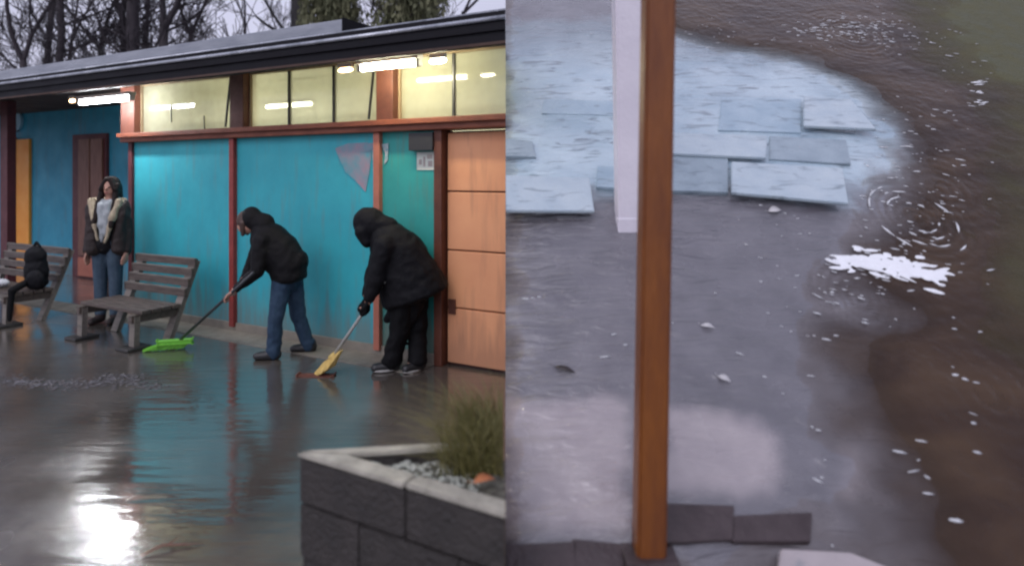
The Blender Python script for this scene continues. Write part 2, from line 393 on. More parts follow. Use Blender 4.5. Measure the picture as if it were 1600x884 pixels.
# things on the wall
def onwall(name, x0, x1, y0, y1, v0, th, m, label, cat):
    e = F(U(x1), v0, 0); W = U(x0) - U(x1); za, zb = Fz(x0, y1), Fz(x0, y0)
    o = obj(name, box(NB(), 0, W, 0, th, 0, zb - za, bev=.002), m); o.location = (e.x, e.y, za); o.rotation_euler = (0, 0, RZ)
    return tag(o, label, cat), W, zb - za
M['paper'] = mat('paper', (.62, .66, .58), (.5, .55, .5), 8, (.7, .9)); M['ink'] = mat('grey_print', (.3, .26, .26), (.42, .38, .33), 20, (.7, .9))
o, W, H = onwall('notice', 652, 679, 238, 266, .003, .004, M['paper'], 'pale paper notice on the warm-tinted teal wall beside the orange door', 'notice')
for (a_, b_, c_, d_) in ((.1, .4, .62, .85), (.1, .34, .2, .5), (.5, .62, .2, .75), (.7, .88, .3, .6)):
    obj('print', box(NB(), W * a_, W * b_, .0045, .006, H * c_, H * d_), M['ink'], o)
onwall('junction_box', 646, 683, 209, 236, .003, .07, M['rod'], 'dark junction box under the beam above the paper notice', 'box')
M['plaque'] = mat('pale_blue_plaque', (.35, .6, .72), (.28, .5, .62), 5, (.3, .5))
pc = F(pu(30), VP, Fz(30, 190, VP))
bm = NB(); bmesh.ops.create_cone(bm, cap_ends=True, segments=28, radius1=.17, radius2=.16, depth=.05, matrix=Matrix.Rotation(math.pi / 2, 4, 'X'))
o = obj('wall_bell', bm, M['plaque']); o.location = pc + nv * .03; o.rotation_euler = (0, 0, RZ)
tag(o, 'round pale blue disc on the porch wall above the orange door', 'disc')
bm = NB(); tube(bm, [(.17 * math.cos(a) , .0, .17 * math.sin(a)) for a in [i * math.pi / 9 - 1.7 for i in range(10)]], [.02] * 10, 6)
obj('rim', bm, M['rod'], o)

# fluorescent battens under the eaves
def batten(x0, x1, y, v, m, label, drop=.0):
    ua, ub = U(x1, v), U(x0, v); um = (ua + ub) / 2; z = Fz((x0 + x1) / 2, y, v) - drop
    e = empty('fluorescent_lamp', F(um, v, z), RZ, label, 'lamp')
    h = (ub - ua) / 2
    t = NB(); tube(t, [(-h, 0, 0), (-h + .02, 0, 0), (h - .02, 0, 0), (h, 0, 0)], [.016, .024, .024, .016], 12)
    obj('tube', t, m, e, smooth=True)
    obj('housing', box(NB(), -h - .04, h + .04, -.04, .04, .03, .07, bev=.006), M['lampbody'], e)
    for s in (-1, 1): obj('end_cap', box(NB(), s * (h + .021) - .02, s * (h + .021) + .02, -.025, .025, -.03, .029, bev=.005), M['lampbody'], e)
    return e, z
l1, z1 = batten(127, 204, 157, .36, M['tube_white'], 'cool white tube lamp lit under the eaves of the porch')
l2, z2 = batten(566, 651, 103, .36, M['tube_warm'], 'warm white tube lamp lit under the eaves above the second window post')
def glow_fitting(x, y, v, L, m, label):  # lamplit brackets and lamp ends, their shine added as glow
    z = Fz(x, y, v); o = NB(); tube(o, [(-L / 2, 0, 0), (-L * .3, 0, 0), (L * .3, 0, 0), (L / 2, 0, 0)], [.008, .018, .018, .008], 10)
    q = obj('glowing_fitting', o, m, smooth=True); q.location = F(U(x, v), v, z); q.rotation_euler = (0, 0, RZ)
    obj('mounting', box(NB(), -L / 2, L / 2, -.02, .02, .02, .06, bev=.004), M['lampbody'], q)
    return tag(q, label, 'lamp')
glow_fitting(540, 110, .36, .16, M['amber_glow'], 'small lamplit bracket made to glow amber under the eaves left of the warm tube lamp')
glow_fitting(684, 96, .36, .15, M['tube_warm'], 'small lamplit fitting made to glow under the eaves right of the warm tube lamp')
glow_fitting(113, 158, .36, .1, M['amber_glow'], 'small lamp end made to glow under the porch eaves left of the cool tube lamp')

# walkway strip along the wall
wk = obj('walkway', box(NB(), .06, uc + 3.5, .021, .34, -.05, .006), M['conc']); wk.location = (A.x, A.y, 0); wk.rotation_euler = (0, 0, RZ)
tag(wk, kind='structure')

# ------------------------------------------------------------------ benches
M['wood'] = mat('weathered_slats', (.12, .09, .07), (.065, .05, .042), 5, (.3, .6), .5, 40, stretch=(1, 6, 6))
M['wood_edge'] = mat('pale_plank', (.22, .19, .155), (.13, .115, .1), 5, (.4, .6), .5, 40, stretch=(1, 6, 6))
M['iron'] = mat('black_iron', (.02, .02, .02), (.04, .035, .03), 8, (.4, .6), .4, 40)
def bench(loc, label, L=.95):
    b = empty('park_bench', loc, RZ, label, 'bench', 'slatted benches before the porch')
    # local: x along the bench, +y to the front (courtyard), origin at the rear corner nearest the camera
    lean = .31; zt = .77; zs = .34
    def back(z): return (0.10 - lean * (z - .0) / zt)
    for x in (.04, L - .04):
        obj('upright', bar(NB(), (x, back(0), 0), (x, back(zt), zt), .09, .05, up=(0, 1, 0), bev=.006), M['wood_edge'], b)
        obj('front_leg', bar(NB(), (x, .44, .012), (x, .43, zs - .03), .07, .055, up=(0, 1, 0), bev=.006), M['wood_edge'], b)
        obj('seat_rail', bar(NB(), (x, back(zs) + .03, zs - .06), (x, .48, zs - .05), .06, .07, bev=.006), M['wood'], b)
        obj('foot', box(NB(), x - .10, x + .10, .32, .56, 0, .03, bev=.01), M['iron'], b)
    for i in range(4):
        z = .46 + i * .098
        y = back(z) + .032
        s = NB(); bar(s, (-.03, y, z), (L + .03, y, z), .022, .066, bev=.006)
        obj('back_slat', s, M['wood'] , b)
        obj('slat_edge', box(NB(), -.02, L + .02, y - .012, y + .016, z + .034, z + .046), M['wood_edge'], b)
    for i in range(4):
        y = back(zs) + .09 + i * .105
        obj('seat_slat', box(NB(), -.04, L + .04, y - .046, y + .046, zs - .012, zs + .026, bev=.008), M['wood'], b)
    return b
b1 = bench(G(280, 530), 'slatted wooden bench in front of the teal wall, right of the other bench')
b2 = bench(G(82, 498), 'slatted wooden bench at the left edge with a black rucksack on it', 1.35)

# ------------------------------------------------------------------ organic shapes: union of blobs, remeshed into one skin
def blob(name, prims, m, parent=None, vox=.012, smooth=2, local=(0, 0, 0), wr=0):
    bm = NB()
    for p in prims:
        if p[0] == 'c':            # tapered capsule
            _, a, b, ra, rb = p; a, b = Vector(a), Vector(b); L = (b - a).length
            n = max(2, int(L / (min(ra, rb) * .4)) + 1)
            for i in range(n + 1):
                t = i / n
                bmesh.ops.create_icosphere(bm, subdivisions=2, radius=ra + (rb - ra) * t, matrix=Matrix.Translation(a.lerp(b, t)))
        elif p[0] == 'e':          # ellipsoid: centre, radii, optional rotation about y / z
            _, c, r, *rot = p
            R = rot[0] if rot else Matrix.Identity(4)
            bmesh.ops.create_icosphere(bm, subdivisions=3, radius=1, matrix=Matrix.Translation(c) @ R @ Matrix.Diagonal((*r, 1)))
        elif p[0] == 'l':          # loft: sections (centre, in-plane radius, depth radius) along a spine
            secs = p[1]; K = 10
            for i in range(len(secs) - 1):
                (a, r1, d1), (b, r2, d2) = secs[i], secs[i + 1]
                ax = (secs[min(i + 2, len(secs) - 1)][0] - a).normalized(); ax0 = (b - secs[max(i - 1, 0)][0]).normalized()
                for k in range(K + (i == len(secs) - 2)):
                    t = k / K; dr = ax0.lerp(ax, t).normalized(); yv = Vector((0, 1, 0)); xv = yv.cross(dr).normalized(); yv = dr.cross(xv)
                    R = Matrix((xv, yv, dr)).transposed().to_4x4()
                    rr = r1 + (r2 - r1) * t; dd = d1 + (d2 - d1) * t
                    bmesh.ops.create_icosphere(bm, subdivisions=3, radius=1, matrix=Matrix.Translation(a.lerp(b, t)) @ R @ Matrix.Diagonal((rr, dd, .05, 1)))
    me = bpy.data.meshes.new(name); bm.to_mesh(me); bm.free()
    o = bpy.data.objects.new(name, me); C.objects.link(o)
    r = o.modifiers.new('r', 'REMESH'); r.mode = 'VOXEL'; r.voxel_size = vox
    s = o.modifiers.new('s', 'SMOOTH'); s.iterations = smooth; s.factor = .5
    dg = bpy.context.evaluated_depsgraph_get(); dg.update()
    me2 = bpy.data.meshes.new_from_object(o.evaluated_get(dg))
    bpy.data.objects.remove(o); bpy.data.meshes.remove(me)
    if wr:
        nn = [v.normal.copy() for v in me2.vertices]
        for v, n_ in zip(me2.vertices, nn):
            c = v.co
            f = 1 - abs(noise.noise(Vector((c.x * 7 + c.z * 3, c.y * 7, c.z * 9 - c.x * 4)))) * 2.2
            v.co = c + n_ * wr * (f * .6 + noise.noise(c * 16) * .5 - .3)
    me2.name = name; me2.transform(Matrix.Translation(-Vector(local)))
    q = obj(name, me2, m, parent, smooth=True)
    return q

M['skin'] = mat('skin', (.52, .28, .20), (.46, .24, .17), 10, (.45, .55))
M['black_coat'] = mat('black_coat', (.003, .003, .0045), (.007, .007, .009), 6, (.6, .85), .6, 22, bdist=.015, spec=.22)
M['black_cloth'] = mat('black_trousers', (.003, .003, .004), (.006, .006, .007), 6, (.7, .9), .5, 25, bdist=.012, spec=.2)
M['jacket'] = mat('charcoal_jacket', (.004, .004, .005), (.009, .0085, .010), 6, (.6, .85), .6, 22, bdist=.015, spec=.22)
M['jeans'] = mat('blue_jeans', (.022, .055, .10), (.012, .032, .065), 9, (.7, .9), .6, 30, bdist=.012)
M['jeans_light'] = mat('faded_jeans', (.05, .085, .12), (.03, .055, .085), 9, (.7, .9), .6, 30, bdist=.012)
M['shoe'] = mat('black_shoes', (.012, .012, .013), (.02, .02, .02), 9, (.3, .5)); M['sole'] = mat('pale_sole', (.35, .34, .32), None, 9, (.5, .6))
M['hair'] = mat('dark_brown_hair', (.022, .011, .008), (.009, .005, .004), 20, (.5, .7), .6, 60, stretch=(4, 4, .6), spec=.25)
M['hood_brown'] = mat('brown_hair', (.085, .045, .032), (.04, .022, .018), 20, (.5, .7), .6, 50)
M['brown_coat'] = mat('dark_brown_suede', (.03, .017, .014), (.017, .011, .010), 6, (.6, .8), .6, 24, bdist=.015)
M['fleece'] = mat('cream_fleece', (.52, .43, .30), (.38, .31, .21), 24, (.8, .95), 1, 70, bdist=.02)
M['scarf'] = mat('grey_scarf', (.44, .47, .48), (.30, .33, .34), 14, (.8, .9), .8, 40, bdist=.02)
M['lip'] = mat('lips', (.32, .10, .09), None, 5, (.4, .5)); M['eye'] = mat('dark_eyes', (.02, .015, .012), None, 5, (.2, .3))

def hand(prims_parent, wrist, direc, curl, side, thumb, size=.19, m=None, name='hand', origin=(0, 0, 0)):
    """palm, four unequal bent fingers and a thumb closing round a handle"""
    w_, d = Vector(wrist), Vector(direc).normalized(); s = Vector(side).normalized(); c = Vector(curl).normalized()
    pr = []
    pe = w_ + d * size * .45
    for t in (-.6, -.2, .2, .6):
        pr.append(('c', w_ + s * t * .02, pe + s * t * .055, .015, .014))
    for i, (t, ln) in enumerate(((-.6, .34), (-.2, .42), (.2, .40), (.6, .30))):
        a = pe + s * t * .06; b1_ = a + (d * .8 + c * .5).normalized() * size * ln * .45
        c1_ = b1_ + (c * .9 - d * .1).normalized() * size * ln * .35; d1_ = c1_ + (c * .5 - d * .8).normalized() * size * ln * .3
        pr += [('c', a, b1_, .0095, .009), ('c', b1_, c1_, .009, .0085), ('c', c1_, d1_, .0085, .0075)]
    tb = w_ + d * size * .15 - s * .03; tm = tb + (Vector(thumb).normalized() * .6 + d * .6 + c * .3) * .035
    pr += [('c', tb, tm, .013, .011), ('c', tm, tm + (d * .4 + c * .8).normalized() * .035, .011, .009)]
    return pr

# --- sweeping person in jacket and jeans
def person_jeans():
    d = 5.85; base = G(440, 557)
    e = empty('person', (base.x, base.y, 0), 0, 'person in dark jacket and blue jeans bending to sweep with the green broom', 'person', )
    O = (base.x, base.y, 0)
    q = lambda x, y, dd=0: P(x, y, d + dd)
    ft1, ft2 = G(426, 561), G(482, 549)
    hip1, hip2 = q(441, 440, -.06), q(458, 440, .08)
    kn1, kn2 = q(431, 495, -.1), q(466, 493, .12)
    an1 = ft1 + Vector((.01, .0, .09)); an2 = ft2 + Vector((.0, 0, .09))
    sh, neck, head = q(415, 366), q(404, 358), q(389, 348)
    elb, wr = q(402, 424, -.2), q(367, 453, -.16)
    elb2, wr2 = q(392, 415, .16), q(378, 441, .1)
    # body: one continuous mesh
    body = [('c', hip1, kn1, .075, .055), ('c', kn1, an1, .052, .04), ('c', hip2, kn2, .075, .055), ('c', kn2, an2, .052, .04),
            ('c', an1, ft1 + Vector((-.10, -.02, .035)), .034, .022), ('c', an2, ft2 + Vector((-.10, -.015, .035)), .034, .022),
            ('c', q(448, 428), q(425, 385), .10, .11), ('c', q(425, 385), sh, .12, .10), ('c', sh, neck, .07, .05),
            ('c', neck, head, .05, .06), ('e', head, (.078, .075, .10)), ('e', head + Vector((-.055, -.01, -.03)), (.045, .05, .06)),
            ('c', q(413, 372, -.15), elb, .05, .042), ('c', elb, wr, .04, .03), ('c', q(410, 372, .15), elb2, .05, .042), ('c', elb2, wr2, .04, .03)]
    hd = (q(353, 465, -.15) - wr)
    body += hand(None, wr, hd, Vector((-.2, 0, -1)), (0, 1, 0), (-.3, -.6, .2))
    body += hand(None, wr2, Vector((-.6, -.2, -.6)), Vector((-.2, 0, -1)), (0, 1, 0), (-.3, -.6, .2))
    blob('body', body, M['skin'], e, .010, 1, O)
    up = lambda v: v
    blob('trousers', [('c', hip1, kn1, .092, .072), ('c', kn1, an1 + Vector((.0, 0, -.03)), .07, .066), ('c', hip2, kn2, .095, .074), ('c', kn2, an2 + Vector((0, 0, -.03)), .07, .066),
                      ('c', q(452, 428), q(446, 440), .125, .12), ('e', an1 + Vector((0, 0, .0)), (.068, .07, .05)), ('e', an2, (.07, .07, .05))], M['jeans'], e, .011, 3, O, wr=.012)
    jk = [('l', [(q(406, 355), .09, .10), (q(415, 367), .155, .19), (q(432, 391), .20, .195), (q(449, 414), .18, .18), (q(453, 435), .155, .165)]),
          ('e', q(468, 408), (.075, .13, .10)),
          ('c', q(408, 376, -.17), elb, .078, .066), ('c', elb, q(371, 450, -.16), .062, .043),
          ('c', q(408, 374, .17), elb2, .075, .06), ('c', elb2, q(381, 438, .12), .058, .042)]
    blob('jacket', jk, M['jacket'], e, .011, 6, O, wr=.009)
    # lowered hood over the brown hair
    hdp = [('e', head + Vector((.025, 0, .035)), (.098, .092, .115)), ('c', head + Vector((.05, 0, .03)), neck + Vector((.05, 0, .05)), .085, .10), ('e', head + Vector((.07, 0, -.0)), (.07, .09, .09))]
    blob('hood', hdp, M['jacket'], e, .011, 2, O)
    hr = [('e', head + Vector((-.035, 0, .022)), (.074, .078, .092)), ('c', head + Vector((-.03, -.06, 0)), head + Vector((-.035, -.05, -.10)), .032, .022), ('c', head + Vector((-.03, .06, 0)), head + Vector((-.035, .05, -.10)), .032, .022)]
    blob('hair', hr, M['hood_brown'], e, .009, 1, O)
    for f in (ft1, ft2):
        blob('shoe', [('c', f + Vector((.03, 0, .045)), f + Vector((-.13, -.03, .034)), .052, .038), ('e', f + Vector((.01, 0, .08)), (.062, .06, .055))], M['shoe'], e, .01, 2, O)
    return wr + hd * .75, wr2
gripA, gripA2 = person_jeans()

# --- hooded person in a long black coat
def person_hooded():
    d = 5.48; base = G(632, 579)
    e = empty('person', (base.x, base.y, 0), 0, 'person in long black hooded coat bending over the straw broom', 'person')
    O = (base.x, base.y, 0); q = lambda x, y, dd=0: P(x, y, d + dd)
    ft1, ft2 = G(612, 579), G(652, 578)
    hip1, hip2 = q(632, 462, -.07), q(652, 462, .07); kn1, kn2 = q(624, 518, -.06), q(653, 518, .05)
    an1, an2 = ft1 + Vector((.0, 0, .09)), ft2 + Vector((.0, 0, .09))
    sh, neck, head = q(607, 372), q(594, 364), q(577, 352)
    elb, wr = q(588, 437, -.2), q(575, 470, -.2); elb2, wr2 = q(582, 430, .16), q(573, 462, .02)
    body = [('c', hip1, kn1, .08, .058), ('c', kn1, an1, .055, .042), ('c', hip2, kn2, .08, .058), ('c', kn2, an2, .055, .042),
            ('c', an1, ft1 + Vector((-.12, -.03, .03)), .04, .03), ('c', an2, ft2 + Vector((-.08, -.06, .03)), .04, .03),
            ('c', q(644, 452), q(622, 400), .13, .13), ('c', q(622, 400), sh, .13, .11), ('c', sh, neck, .07, .055), ('c', neck, head, .05, .06),
            ('e', head, (.078, .075, .10)), ('e', head + Vector((-.05, -.01, -.035)), (.045, .05, .06)), ('e', head + Vector((-.1, -.01, -.03)), (.018, .014, .02)),
            ('c', q(604, 380, -.16), elb, .052, .045), ('c', elb, wr, .042, .032), ('c', q(600, 378, .16), elb2, .052, .045), ('c', elb2, wr2, .042, .032)]
    body += hand(None, wr, Vector((-.15, .1, -1)), Vector((-.6, .3, -.3)), (.2, 1, 0), (-.4, -.5, -.2))
    body += hand(None, wr2, Vector((-.1, -.2, -1)), Vector((-.6, -.3, -.3)), (.2, 1, 0), (-.4, .5, -.2))
    blob('body', body, M['skin'], e, .011, 1, O)
    gl = hand(None, wr, Vector((-.15, .1, -1)), Vector((-.6, .3, -.3)), (.2, 1, 0), (-.4, -.5, -.2)); gl2 = hand(None, wr2, Vector((-.1, -.2, -1)), Vector((-.6, -.3, -.3)), (.2, 1, 0), (-.4, .5, -.2))
    for g0 in (gl, gl2):
        blob('glove', [(k, a, b, ra + .004, rb + .004) for k, a, b, ra, rb in g0], M['black_cloth'], e, .007, 1, O)
    blob('trousers', [('c', hip1, kn1, .105, .09), ('c', kn1, an1, .088, .085), ('c', hip2, kn2, .105, .088), ('c', kn2, an2, .085, .08),
                      ('e', an1 + Vector((0, 0, -.01)), (.092, .085, .05)), ('e', an2 + Vector((0, 0, -.01)), (.088, .085, .05)), ('c', q(640, 462), q(650, 452), .14, .14)], M['black_cloth'], e, .012, 4, O, wr=.015)
    coat = [('l', [(q(594, 358), .11, .12), (q(604, 370), .17, .19), (q(619, 392), .235, .225), (q(634, 425), .265, .235), (q(644, 448), .29, .24), (q(649, 462), .30, .25)]),
            ('c', q(678, 428), q(692, 437), .07, .035), ('c', q(622, 478), q(606, 499), .085, .04), ('c', q(640, 470), q(634, 492), .14, .12),
            ('c', q(600, 384, -.2), elb, .092, .08), ('c', elb, q(578, 464, -.2), .074, .055), ('c', q(598, 382, .2), elb2, .09, .075), ('c', elb2, q(574, 458, .04), .07, .052)]
    blob('coat', coat, M['black_coat'], e, .012, 8, O, wr=.011)
    hood = [('e', head + Vector((.02, 0, .01)), (.125, .12, .145)), ('e', head + Vector((-.02, 0, .03)), (.12, .115, .125)), ('c', head + Vector((.06, 0, -.01)), neck + Vector((.05, 0, .03)), .12, .12),
            ('c', head + Vector((-.055, -.07, -.05)), head + Vector((-.01, -.06, -.14)), .06, .05), ('c', head + Vector((-.055, .07, -.05)), head + Vector((-.01, .06, -.14)), .06, .05)]
    blob('hood', hood, M['black_coat'], e, .012, 6, O, wr=.007)
    for f, tv in ((ft1, (-.13, -.04, .036)), (ft2, (-.08, -.09, .036))):
        s = blob('shoe', [('c', f + Vector((.03, 0, .05)), f + Vector(tv), .05, .04)], M['shoe'], e, .01, 2, O)
        blob('sole', [('e', f + Vector((tv[0] * .45, tv[1] * .45, .014)), (.105, .06, .016), Matrix.Rotation(math.atan2(tv[1], tv[0]), 4, 'Z'))], M['sole'], s, .008, 1, O)
    return wr + Vector((-.03, .02, -.08)), wr2 + Vector((-.03, 0, -.06))
gripB, gripB2 = person_hooded()

# --- standing person with open coat and scarf
def person_standing():
    d = 7.2; base = G(168, 504)
    e = empty('person', (base.x, base.y, 0), 0, 'person with long dark hair, open fleece-lined brown coat and grey scarf standing behind the bench', 'person')
    O = (base.x, base.y, 0); q = lambda x, y, dd=0: P(x, y, d + dd)
    z = lambda x, zz, yy=0: Vector((base.x + x, base.y + yy, zz))
    body = [('c', z(-.085, .86), z(-.075, .48), .075, .055), ('c', z(-.075, .48), z(-.075, .09), .052, .038), ('c', z(.085, .86), z(.09, .48), .075, .055), ('c', z(.09, .48), z(.085, .09), .052, .038),
            ('c', z(-.075, .05), z(-.10, .03, -.12), .035, .028), ('c', z(.085, .05), z(.11, .03, -.12), .035, .028),
            ('c', z(0, .90), z(.01, 1.05), .125, .11), ('c', z(.01, 1.05), z(.02, 1.26), .11, .115), ('c', z(-.12, 1.30), z(.15, 1.30), .06, .06), ('c', z(.02, 1.3), z(.035, 1.44), .06, .05),
            ('e', z(.04, 1.525), (.072, .085, .105)), ('e', z(.04, 1.475, -.03), (.05, .055, .055)), ('e', z(.04, 1.505, -.092), (.013, .02, .022)),
            ('c', z(-.16, 1.29), z(-.20, 1.02, .02), .05, .042), ('c', z(-.20, 1.02, .02), z(-.20, .80, -.04), .04, .03), ('c', z(.18, 1.29), z(.22, 1.02, .02), .05, .042), ('c', z(.22, 1.02, .02), z(.23, .80, -.03), .04, .03)]
    for sx in (-.20, .23):
        body += hand(None, z(sx, .80, -.035), (0, -.1, -1), (-.2 if sx > 0 else .2, -.2, -.4), (0, 1, 0), (0, -1, -.2))
    blob('body', body, M['skin'], e, .010, 1, O)
    fc = z(.04, 1.505)
    for s in (-1, 1):
        obj('eye', (lambda bm: (bmesh.ops.create_icosphere(bm, subdivisions=2, radius=1, matrix=Matrix.Translation(fc - Vector(O) + Vector((s * .030, -.080, .018))) @ Matrix.Diagonal((.013, .008, .008, 1))), bm)[1])(NB()), M['eye'], e, True)
    obj('mouth', (lambda bm: (bmesh.ops.create_icosphere(bm, subdivisions=2, radius=1, matrix=Matrix.Translation(fc - Vector(O) + Vector((0, -.083, -.045))) @ Matrix.Diagonal((.022, .008, .008, 1))), bm)[1])(NB()), M['lip'], e, True)
    blob('trousers', [('c', z(-.085, .86), z(-.08, .48), .092, .074), ('c', z(-.08, .48), z(-.078, .12), .072, .062), ('c', z(.085, .86), z(.092, .48), .092, .074), ('c', z(.092, .48), z(.088, .12), .072, .062), ('c', z(-.04, .90), z(.04, .90), .12, .12)], M['jeans_light'], e, .011, 2, O)
    for sx in (-.078, .088):
        blob('boot', [('c', z(sx, .22), z(sx, .06), .062, .056), ('c', z(sx, .05), z(sx * 1.25, .036, -.14), .048, .038)], M['brown_coat'], e, .01, 2, O)
    # open coat: two sides and the back, the front left free
    ct = []
    for s, cx in ((-1, .0), (1, .02)):
        ct += [('c', z(cx + s * .135, 1.31, .02), z(cx + s * .145, .82, .03), .08, .09), ('c', z(cx + s * .09, 1.30, .05), z(cx + s * .09, .80, .06), .085, .10),
               ('c', z(cx + s * .16, 1.29, .01), z(cx + s * .20, 1.02, .02), .066, .058), ('c', z(cx + s * .20, 1.02, .02), z(cx + s * .215, .82, -.03), .056, .045)]
    ct += [('c', z(-.13, 1.28, -.05), z(-.11, .84, -.08), .08, .085), ('c', z(.175, 1.26, -.04), z(.165, .84, -.07), .065, .075)]
    blob('coat', ct, M['brown_coat'], e, .012, 4, O, wr=.012)
    blob('sweater', [('c', z(0, .90, -.01), z(.01, 1.05, -.01), .138, .126), ('c', z(.01, 1.05, -.01), z(.02, 1.27, -.01), .126, .128)], M['jacket'], e, .011, 2, O)
    ll = [('c', z(-.14, 1.37, -.06), z(-.07, 1.18, -.15), .042, .03), ('c', z(-.07, 1.18, -.15), z(-.005, .95, -.17), .028, .014)]
    lr = [('c', z(.16, 1.36, -.06), z(.135, 1.17, -.135), .042, .042), ('c', z(.135, 1.17, -.135), z(.07, .92, -.16), .038, .016)]
    blob('lapel', ll, M['fleece'], e, .010, 2, O, wr=.01); blob('lapel', lr, M['fleece'], e, .010, 2, O, wr=.01)
    blob('collar', [('e', z(-.145, 1.365, .0), (.058, .065, .042)), ('c', z(-.12, 1.365, .07), z(.14, 1.36, .07), .045, .045), ('e', z(.155, 1.35, .0), (.045, .06, .04))], M['fleece'], e, .010, 2, O, wr=.01)
    blob('scarf', [('c', z(-.035, 1.365, -.055), z(.04, 1.345, -.085), .042, .045), ('c', z(.04, 1.345, -.085), z(.11, 1.365, -.055), .045, .042), ('c', z(.0, 1.33, -.10), z(.02, 1.1, -.135), .05, .045), ('c', z(.075, 1.33, -.10), z(.065, 1.02, -.13), .045, .04), ('c', z(.02, 1.1, -.135), z(.02, .93, -.135), .04, .018), ('c', z(.0, 1.38, .04), z(.09, 1.38, .04), .04, .04)], M['scarf'], e, .010, 2, O, wr=.012)
    blob('hair', [('e', z(.04, 1.555, .022), (.086, .092, .095)), ('c', z(-.035, 1.54, -.015), z(-.055, 1.14, -.155), .036, .03), ('c', z(.115, 1.54, -.015), z(.135, 1.10, -.155), .036, .03), ('c', z(.04, 1.52, .07), z(.04, 1.25, .09), .08, .085), ('c', z(.02, 1.615, -.05), z(-.038, 1.50, -.055), .03, .03), ('c', z(.06, 1.615, -.05), z(.118, 1.50, -.055), .03, .03)], M['hair'], e, .009, 1, O)
person_standing()

# ------------------------------------------------------------------ brooms
M['green_bristle'] = mat('lime_bristles', (.22, .62, .06), (.14, .46, .04), 30, (.5, .7))
M['dark_handle'] = mat('dark_handle', (.03, .035, .04), None, 8, (.3, .4))
M['pale_handle'] = mat('pale_handle', (.5, .5, .46), (.35, .35, .33), 8, (.3, .5))
M['straw'] = mat('straw', (.62, .46, .15), (.45, .31, .09), 30, (.6, .8))
M['rust_bristle'] = mat('rust_bristles', (.16, .05, .03), (.09, .03, .02), 20, (.6, .8))
def bristles(bm, head, tip_c, ax, wid, dep, n, r):
    for i in range(n):
        a, b = rnd.uniform(-1, 1), rnd.uniform(-1, 1)
        p = head + ax * a * wid * .42 + Vector((0, 0, 0)); q = tip_c + ax * a * wid * .55 + Vector((-ax.y, ax.x, 0)) * b * dep + Vector((0, 0, rnd.uniform(0, .015)))
        tube(bm, [p + Vector((-ax.y, ax.x, 0)) * b * dep * .35, p.lerp(q, .6) + Vector((0, 0, .004)), q], [r, r, r * .6], 4)
    return bm
hb = G(262, 546)
e = empty('broom', (hb.x, hb.y, 0), 0, 'broom with lime green bristles and dark handle held by the person in jeans', 'broom')
lo = Vector((hb.x, hb.y, 0)); hd = Vector((hb.x + .13, hb.y - .02, .10))
top = gripA + (gripA - hd).normalized() * .42
obj('handle', tube(NB(), [hd - lo, gripA - lo, top - lo], [.014, .014, .014], 10), M['dark_handle'], e, True)
ax = Vector((.96, .28, 0))
obj('broom_block', bar(NB(), hd - lo - ax * .15 + Vector((-.05, 0, -.02)), hd - lo + ax * .15 + Vector((-.05, 0, -.02)), .05, .04, bev=.01), M['green_bristle'], e)
obj('bristles', bristles(NB(), hd - lo + Vector((-.05, 0, -.03)), Vector((-.03, -.02, .004)), ax, .32, .05, 220, .0045), M['green_bristle'], e)
hb = G(492, 590)
e = empty('broom', (hb.x, hb.y, 0), 0, 'yellow straw broom with pale handle held by the hooded person', 'broom')
lo = Vector((hb.x, hb.y, 0)); hd = P(521, 556, 5.35)
top = gripB + (gripB - hd).normalized() * .30
obj('handle', tube(NB(), [hd - lo, gripB - lo, top - lo], [.014, .013, .013], 10), M['pale_handle'], e, True)
ax = Vector((.8, -.6, 0)).normalized(); mid = P(506, 578, 5.32) - lo
obj('straw', bristles(NB(), hd - lo, mid + Vector((-.02, -.01, -.035)), Vector((.75, -.3, .55)).normalized(), .25, .06, 620, .005), M['straw'], e)
obj('binding', tube(NB(), [hd - lo + (gripB - hd).normalized() * .03, hd - lo - (gripB - hd).normalized() * .03], [.022, .036], 12), M['straw'], e, True)
obj('broom_foot', bar(NB(), mid + Vector((-.20, -.03, -.055)), mid + Vector((.09, -.03, -.055)), .07, .05, bev=.012), M['rust_bristle'], e)

# ------------------------------------------------------------------ things on the left bench
bq = b2.matrix_basis.copy()
bpy.context.view_layer.update(); MW = b2.matrix_world.copy()
def onb(x, y, z): return MW @ Vector((x, y, z))
c0 = P(57, 451, 7.3)
e = empty('rucksack', c0, 0, 'black rucksack standing on the right end of the left bench', 'bag')
blob('main_pouch', [('e', c0 + Vector((0, 0, .20)), (.125, .11, .20)), ('e', c0 + Vector((-.01, 0, .36)), (.115, .10, .13)), ('e', c0 + Vector((.0, 0, .08)), (.12, .11, .09))], M['black_coat'], e, .012, 3, c0, wr=.012)
blob('pocket', [('e', c0 + Vector((.06, -.10, .12)), (.10, .06, .11))], M['black_coat'], e, .011, 2, c0, wr=.008)
blob('carry_loop', [('c', c0 + Vector((-.03, 0, .48)), c0 + Vector((.0, 0, .53)), .016, .016), ('c', c0 + Vector((.0, 0, .53)), c0 + Vector((.04, 0, .48)), .016, .016)], M['black_cloth'], e, .008, 1, c0)
blob('strap', [('c', c0 + Vector((-.02, -.10, .10)), c0 + Vector((-.05, -.30, .03)), .04, .04), ('c', c0 + Vector((-.05, -.30, .03)), c0 + Vector((-.06, -.32, -.28)), .034, .026)], M['black_cloth'], e, .011, 2, c0)
c1 = onb(.36, .42, .366)
bm = NB(); tube(bm, [(0, 0, 0), (0, 0, .02), (0, 0, .12), (0, 0, .125)], [.036, .04, .05, .052], 16)
o = obj('paper_cup', bm, M['white_plastic'], smooth=True); o.location = c1; tag(o, 'white cup on the left bench beside the black rucksack', 'cup')
